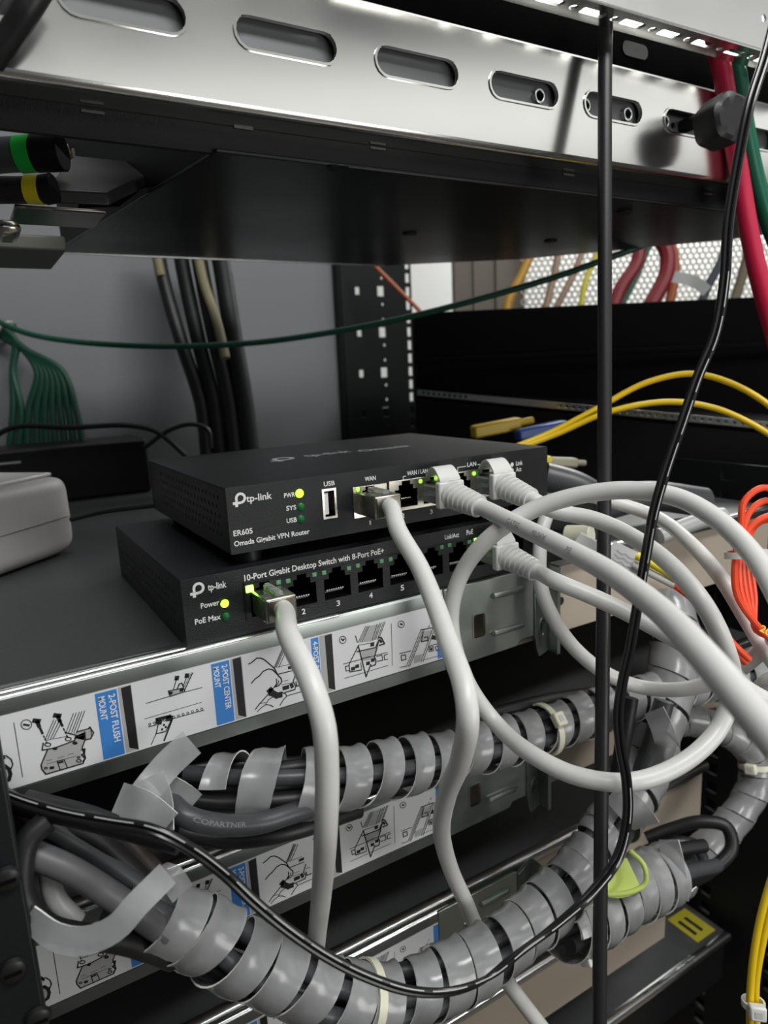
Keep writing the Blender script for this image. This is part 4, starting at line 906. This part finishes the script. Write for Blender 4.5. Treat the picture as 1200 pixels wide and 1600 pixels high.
p, a = near(spline(U, 2), 852, 1140); zip_tie('cream zip tie with square head around the upper wrapped bundle', p, a, 11.6, (CAM - p) * .002 + Z * 1.0 - Y * .9)
p, a = near(spline(Rp, 2), 1185, 1195); zip_tie('cream zip tie around the wrapped arc at the right edge', p, a, 9.6, -RX + FW * -1.0)
p, a = near(spline(Lq, 2), 905, 1440); zip_tie('white zip tie with its tail hanging under the lower bundle beside the thick cord', p, a, 15.2, -Z - Y * .6, WPL)
p, a = near(spline(Lp, 2), 568, 1562); zip_tie('white zip tie at the lowest point of the lower bundle', p, a, 12.6, -Z - Y * .4, CREAM)

# ------------------------------------------------------------------ fibre module, its patch cord, orange coil
t = thing('fibre_module', 'metal fibre transceiver sticking out of the right end of the switch', 'transceiver', (187, -4, 10.5))
obj('module_shell', MB().box(179.5, 192.5, -13, 8, 6, 15), NICK, t, bevel=.4)
obj('black_contacts', MB().box(180, 192, -12, 4, 15, 15.8), BLKP, t)
mb = MB(); mb.tube([Vector((184, -13, 8)), Vector((184, -19, 3)), Vector((184, -22, -2)), Vector((188, -23, -3))], .5, 8); obj('bail_wire', mb, STEEL, t)
mb = MB(); mb.tube([Vector((188, -23, -3)), Vector((198, -24, -1))], 1.2, 8); obj('bail_sleeve', mb, BLUEP, t)
t = thing('fibre_cord', 'orange fibre patch cord with yellow and white sleeves plugged into the transceiver', 'cable', (195, -20, 10))
p0, p1 = at(885, 838, D=325), at(925, 838, D=318); mb = MB(); mb.tube([p0, p1], 5.2, 18); obj('cream_cap', mb, CREAM, t, bevel=.6)
ax = (at(960, 880, D=305) - at(905, 852, D=315)).normalized(); sd = ax.cross(FW).normalized()
mb = MB(); mb.obox((at(960, 876, D=305) + at(905, 852, D=315)) / 2, ax, sd, ax.cross(sd), 10.5, 4.8, 3); obj('duplex_plug', mb, WPL, t, bevel=.8)
mb = MB(); mb.obox(at(978, 876, D=298), ax, sd, ax.cross(sd), 8.5, 5.4, .4); fl = obj('paper_flag', mb, PAPER, t)
c_ = at(978, 876, D=297.3); fn = lambda u, v, w_: c_ + ax * u + (-sd) * v - FW * w_
mb = MB()
for k in range(3): mb.line([(-5.5, 1.6 - k * 2), (-3, 2.3 - k * 2), (-1.5, 1.4 - k * 2), (.5, 2.2 - k * 2), (4.5, 1.6 - k * 2)], .3, fn)
obj('flag_print', mb, GINK, fl)
cable('yellow_sleeve', None, None, YTAG, path([(995, 868, 292), (1035, 890, 287), (1073, 914, 282)]), 1.75, parent=t)
cable('white_sleeve', None, None, WPL, path([(990, 882, 294), (1025, 900, 289), (1055, 915, 285)]), 1.6, parent=t)
cable('orange_fibre', None, None, ORANGE, path([(1072, 913, 282), (1100, 938, 279), (1118, 965, 277), (1140, 1000, 277), (1170, 1030, 280)]), 1.45, parent=t)
cable('orange_fibre', None, None, ORANGE, path([(1054, 914, 285), (1085, 938, 281), (1110, 965, 279), (1135, 1005, 279), (1165, 1035, 281)]), 1.45, parent=t)
t = thing('orange_fibre_coil', 'coil of bright orange fibre cable tied with a white tie at the right edge', 'cable', at(1170, 870, D=280))
for k in range(5):
    o_ = (k - 2) * 9.5; tp_ = [(1215, 1010 - k * 4, 275 + k), (1190 - k * 2, 985, 275 + k), (1165 + o_ * .7, 930, 276 + k), (1160 + o_ * .55, 868, 276 + k)]
    if k < 2: tp_ += [(1158 + k * 5, 820, 277 + k * 2), (1162 + k * 10, 785 + k * 14, 278 + k * 3), (1192 + k * 5, 762 + k * 20, 280 + k * 4), (1235, 778 + k * 18, 282 + k * 4)]
    else: tp_ += [(1168 + o_ * .3, 830, 277 + k * 2), (1190, 806 + k * 2, 280 + k), (1235, 790 + k * 6, 284)]
    cable('fibre_turn', None, None, ORANGE, path(tp_), 1.35, 10, parent=t)
p = at(1161, 866, D=278); mb = MB(); vs = []; fs = []; n = 24; a = RX; b = FW
for k in range(n):
    th = 2 * math.pi * k / n; d = a * math.cos(th) * 6.2 + b * math.sin(th) * 5.5
    for (rr, s_) in ((1, -1.3), (1, 1.3), (1.13, 1.3), (1.13, -1.3)): vs.append(p + d * rr + DN * s_ - DN * (math.cos(th) * .6))
for k in range(n):
    l = (k + 1) % n
    for j in range(4): fs.append((k * 4 + j, k * 4 + (j + 1) % 4, l * 4 + (j + 1) % 4, l * 4 + j))
mb.add(vs, fs); mb.obox(p + RX * 5.5 - FW * 4, RX, DN, FW, 2.6, 2.2, 1.5); tt = thing('zip_tie', 'white zip tie gathering the orange fibre coil', 'cable tie', p); obj('strap', mb, WPL, tt)
mb = MB(); c_ = at(1186, 985, D=271); text(mb, '20', lambda u, v, w_: c_ + RX * u - DN * v - FW * w_, 0, 0, 4.5, 2.6, rot=-.5); obj('yellow_number', mb, YTAG, t)

# yellow cords
for k, (lst, nm) in enumerate((([(800, 700, 420), (860, 676, 420), (930, 640, 415), (1010, 598, 408), (1080, 584, 400), (1140, 598, 390), (1200, 632, 380), (1260, 690, 370)], 'upper of the two yellow fibre cords arching at right'),
                              ([(800, 704, 420), (870, 678, 418), (950, 644, 410), (1040, 628, 402), (1110, 636, 394), (1170, 660, 385), (1250, 710, 375)], 'lower of the two yellow fibre cords arching at right'))):
    cable('yellow_cord', nm, 'cable', YEL, path(lst), 1.7)
for k, lst in enumerate(([(1225, 1320, 300), (1200, 1390, 300), (1183, 1460, 300), (1173, 1540, 300), (1172, 1640, 300)], [(1232, 1330, 303), (1209, 1400, 303), (1192, 1470, 303), (1181, 1540, 303), (1184, 1640, 303)])):
    cable('yellow_cord', ('left' if k == 0 else 'right') + ' strand of the yellow cord pair hanging at the lower right corner', 'cable', YEL, path(lst), 1.55)
p = at(1177, 1568, D=301); zip_tie('white zip tie around the yellow pair at the lower right corner', p, DN, 3.8, -FW - RX * .2, WPL, 2.6)

# red and green cords at upper right
cable('red_cord', 'thick red cord hanging behind the thumb screw at the upper right', 'cable', RED, path([at(1116, 55, y=-5), at(1128, 110, y=-5), at(1141, 190, y=-5), at(1155, 270, y=-6), at(1172, 370, y=-12), at(1190, 450, y=-18), at(1215, 540, y=-24)]), 4.6, 18)
cable('green_cord', 'thick green cord hanging beside the red one at the upper right', 'cable', GREEN, path([at(1138, 50, y=-6), at(1152, 115, y=-6), at(1164, 195, y=-6), at(1180, 275, y=-6), at(1200, 345, y=-8), at(1230, 420, y=-10)]), 4.4, 18)
cable('black_cord', 'thick black cord cutting the upper left corner', 'cable', RUB, path([(70, -30, 190), (45, 10, 190), (20, 50, 192), (-15, 95, 194)]), 3.6, 16)
cable('black_cord', 'second black cord in the extreme upper left corner', 'cable', RUB, path([(40, -40, 200), (15, 10, 200), (-20, 60, 200)]), 4.0, 16)

# green bunch and long green cord
for k in range(9):
    xe = 8 + k * 17
    lst = [(-40, 470 + k * 3, 600), (-5, 505 + k * 2, 600), (22 + k * 2.5, 532 + k * 2, 600), (45 + k * 6.5 if k > 1 else 20, 580, 602), (min(15 + xe * .72, 120), 640, 604), (5 + xe * .9, 720, 606)]
    cable('green_cord', 'dark green cord fanning down from the tied bunch at left', 'cable', DGREEN, path(lst), 3.0, 10, group='green cords of the bunch at left')
zip_tie('pale tie around the bunch of green cords at left', at(8, 518, D=600), (at(30, 535, D=600) - at(-10, 500, D=600)), 10, -FW, mat('pale_green_tie', (.3, .35, .3), .5), 2.5)
cable('green_cord', 'single long green cord strung across behind the router', 'cable', DGREEN, path([(-20, 495, 590), (40, 520, 585), (110, 533, 580), (240, 541, 570), (380, 537, 560), (500, 522, 550), (640, 495, 540), (760, 464, 530), (870, 432, 520), (960, 400, 510), (1040, 370, 505)]), 2.4, 10)
# black vertical cables in front of the grey panel
mb_i = 0
for (x0_, x1_, r, m_) in ((250, 320, 6, RUB), (284, 340, 6.5, BLKM), (312, 365, 7, RUB), (345, 388, 8, BLKM)):
    cable('power_cable', 'broad black cable dropping in front of the grey side panel', 'cable', m_, path([(x0_ - 8, 360, 620), (x0_ + 4, 430, 615), (x0_ + (x1_ - x0_) * .5, 540, 610), (x1_ - 6, 630, 606), (x1_ + 6, 730, 600)]), r, 12, group='black cables in front of the grey panel')
TAN = mat('frayed_tan_sheath', (.20, .18, .10), .6)
cable('tan_cord', 'short tan cord among the black cables at left', 'cable', TAN, path([(240, 380, 612), (247, 410, 611), (252, 432, 610)]), 4, 10)
cable('tan_cord', 'longer frayed tan cord between the black cables', 'cable', TAN, path([(305, 380, 605), (318, 440, 602), (338, 500, 598), (352, 560, 594)]), 4.2, 10)
cable('black_cord', 'thin black cord arching over the black adapter', 'cable', RUB, path([(-20, 690, 560), (20, 668, 560), (110, 668, 560), (200, 665, 560), (245, 675, 560), (290, 712, 560)]), 2.1, 10)
cable('black_cord', 'second thin black cord crossing behind the router\'s left corner', 'cable', RUB, path([(225, 700, 560), (265, 672, 560), (300, 663, 560), (325, 672, 560), (330, 700, 560)]), 1.8, 10)
cable('black_cord', 'thin black lead lying between the black adapter and the switch', 'cable', RUB, path([(110, 812, 372), (160, 800, 385), (240, 790, 398)]), 1.3, 10)

# ------------------------------------------------------------------ dark equipment of the neighbouring rack
def hbox(px, py, D, w_, h_, d_): c = at(px, py, D=D); return MB().obox(c + HX * w_ / 2 + HF * d_ / 2 - Z * h_ / 2, HX, HF, Z, w_ / 2, d_ / 2, h_ / 2)
t = thing('patch_cabinet', 'black equipment cabinet filling the dark middle right of the picture', 'cabinet', at(900, 640, D=640))
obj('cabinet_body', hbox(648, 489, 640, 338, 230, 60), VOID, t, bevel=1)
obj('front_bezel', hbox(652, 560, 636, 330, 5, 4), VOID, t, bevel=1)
t = thing('cable_tray', 'dark tray with a perforated bright edge behind the yellow cords', 'cable tray', at(900, 640, D=560))
a = at(652, 613, D=620); b = at(1230, 668, D=470); d = (b - a).normalized(); dn = Vector((-d.y, d.x, 0)).normalized(); up = d.cross(dn); Lh = (b - a).length
hs = [circ(6 + 5.2 * k, 0, 1.6, 8, 1.3) for k in range(int((Lh - 10) / 5.2)) if not (8 < k < 24)]
obj('perforated_edge', MB().plate(rect(0, Lh, -2.4, 2.4), hs, lambda u, v, w_: a + d * u + up * v + dn * w_, 0, 1), STEEL, t)
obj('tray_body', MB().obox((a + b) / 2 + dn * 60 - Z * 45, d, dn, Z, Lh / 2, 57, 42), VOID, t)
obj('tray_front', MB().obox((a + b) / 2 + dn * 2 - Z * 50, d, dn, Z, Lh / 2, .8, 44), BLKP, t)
for k, (px, py, D, m_, sz, nm) in enumerate(((775, 668, 520, YEL, (38, 9, 10), 'orange-yellow blurred fibre connector behind the router'), (845, 672, 520, BLUEP, (40, 8, 10), 'blue blurred fibre connector behind the router'), (875, 722, 430, mat('tan_connector', (.30, .28, .20), .5), (22, 6, 8), 'pale blurred connector right of the router'), (848, 718, 425, YRING, (10, 5, 8), 'yellow blurred tag right of the router'))):
    c = at(px, py, D=D); t = thing('fibre_connector', nm, 'connector', c)
    dd = (HX * 1 + Z * (.12 if k < 2 else -.12) + HF * .3).normalized(); s2 = dd.cross(Z).normalized(); mb = MB(); mb.obox(c, dd, s2, dd.cross(s2), sz[0] / 2, sz[2] / 2, sz[1] / 2); obj('connector_shell', mb, m_, t, bevel=1.5)
    mb = MB(); mb.tube([c + dd * sz[0] * .45, c + dd * sz[0] * .8], sz[1] * .3, 10); obj('tail', mb, m_, t)
# grey conduit pieces behind the loops
for (lst, r, m_, nm) in (([(1030, 838, 380), (1090, 815, 385), (1130, 805, 390)], 4.5, GPVC, 'pale grey conduit stub behind the big loop'), ([(850, 745, 420), (900, 760, 420), (950, 790, 420)], 9, GRUB, 'dark grey corrugated hose right of the router'), ([(940, 790, 400), (1010, 775, 410), (1100, 785, 420)], 9, GRUB, 'dark grey hose arching behind the big loop')):
    cable('conduit', nm, 'conduit', m_, path(lst), r)
# coloured cords in front of the perforated door
for (lst, r, m_, nm) in (([(935, 395, 700), (915, 440, 700), (905, 500, 700)], 3, YRING, 'thin mustard cord'), ([(1000, 370, 640), (995, 410, 640), (970, 450, 640), (950, 500, 640)], 7, DRED, 'dark red cord left of the pair'),
        ([(1020, 370, 645), (1000, 420, 645), (975, 470, 645), (960, 500, 645)], 3, DGREEN, 'thin dark green cord'), ([(1022, 360, 640), (1042, 395, 640), (1040, 430, 640), (1015, 480, 640)], 8, DRED, 'broad dark red cord'),
        ([(1038, 360, 640), (1053, 400, 640), (1053, 440, 640), (1042, 490, 640)], 5, mat('rust_sheath', (.30, .07, .02), .5), 'rust coloured cord'), ([(1145, 330, 560), (1130, 400, 560), (1105, 450, 560), (1090, 490, 560)], 4.5, mat('slate_sheath', (.02, .03, .04), .5), 'slate blue cord'),
        ([(1160, 330, 600), (1170, 380, 600), (1160, 430, 600), (1140, 490, 600)], 5, mat('olive_sheath', (.12, .10, .06), .5), 'olive cord at the right'), ([(875, 370, 780), (868, 420, 780), (850, 490, 780)], 4, BROWN, 'left pale brown cord'),
        ([(920, 370, 780), (895, 430, 780), (860, 500, 780)], 3.5, BROWN, 'right pale brown cord'), ([(830, 395, 760), (815, 430, 760), (795, 470, 760), (790, 500, 760)], 5, mat('amber_sheath', (.45, .24, .02), .5), 'amber cord at the column')):
    cable('patch_cord', nm + ' in front of the perforated door', 'cable', m_, path([(a_, b_, max(d_, 730)) for a_, b_, d_ in lst]), r, 10)
cable('patch_cord', 'orange cord crossing the bright gap above the black cabinet', 'cable', mat('dull_orange', (.35, .08, .02), .5), path([(570, 400, 730), (620, 450, 730), (655, 485, 730), (680, 515, 730)]), 2.2, 10)
band('grey_strap', 'flat grey strap in front of the perforated door', 'strap', [(1052, 432, 640), (1085, 440, 640), (1105, 455, 640)], 10, [0, 0], m=GPVC)

for o in list(bpy.data.objects):
    if '_o' in o: del o['_o']
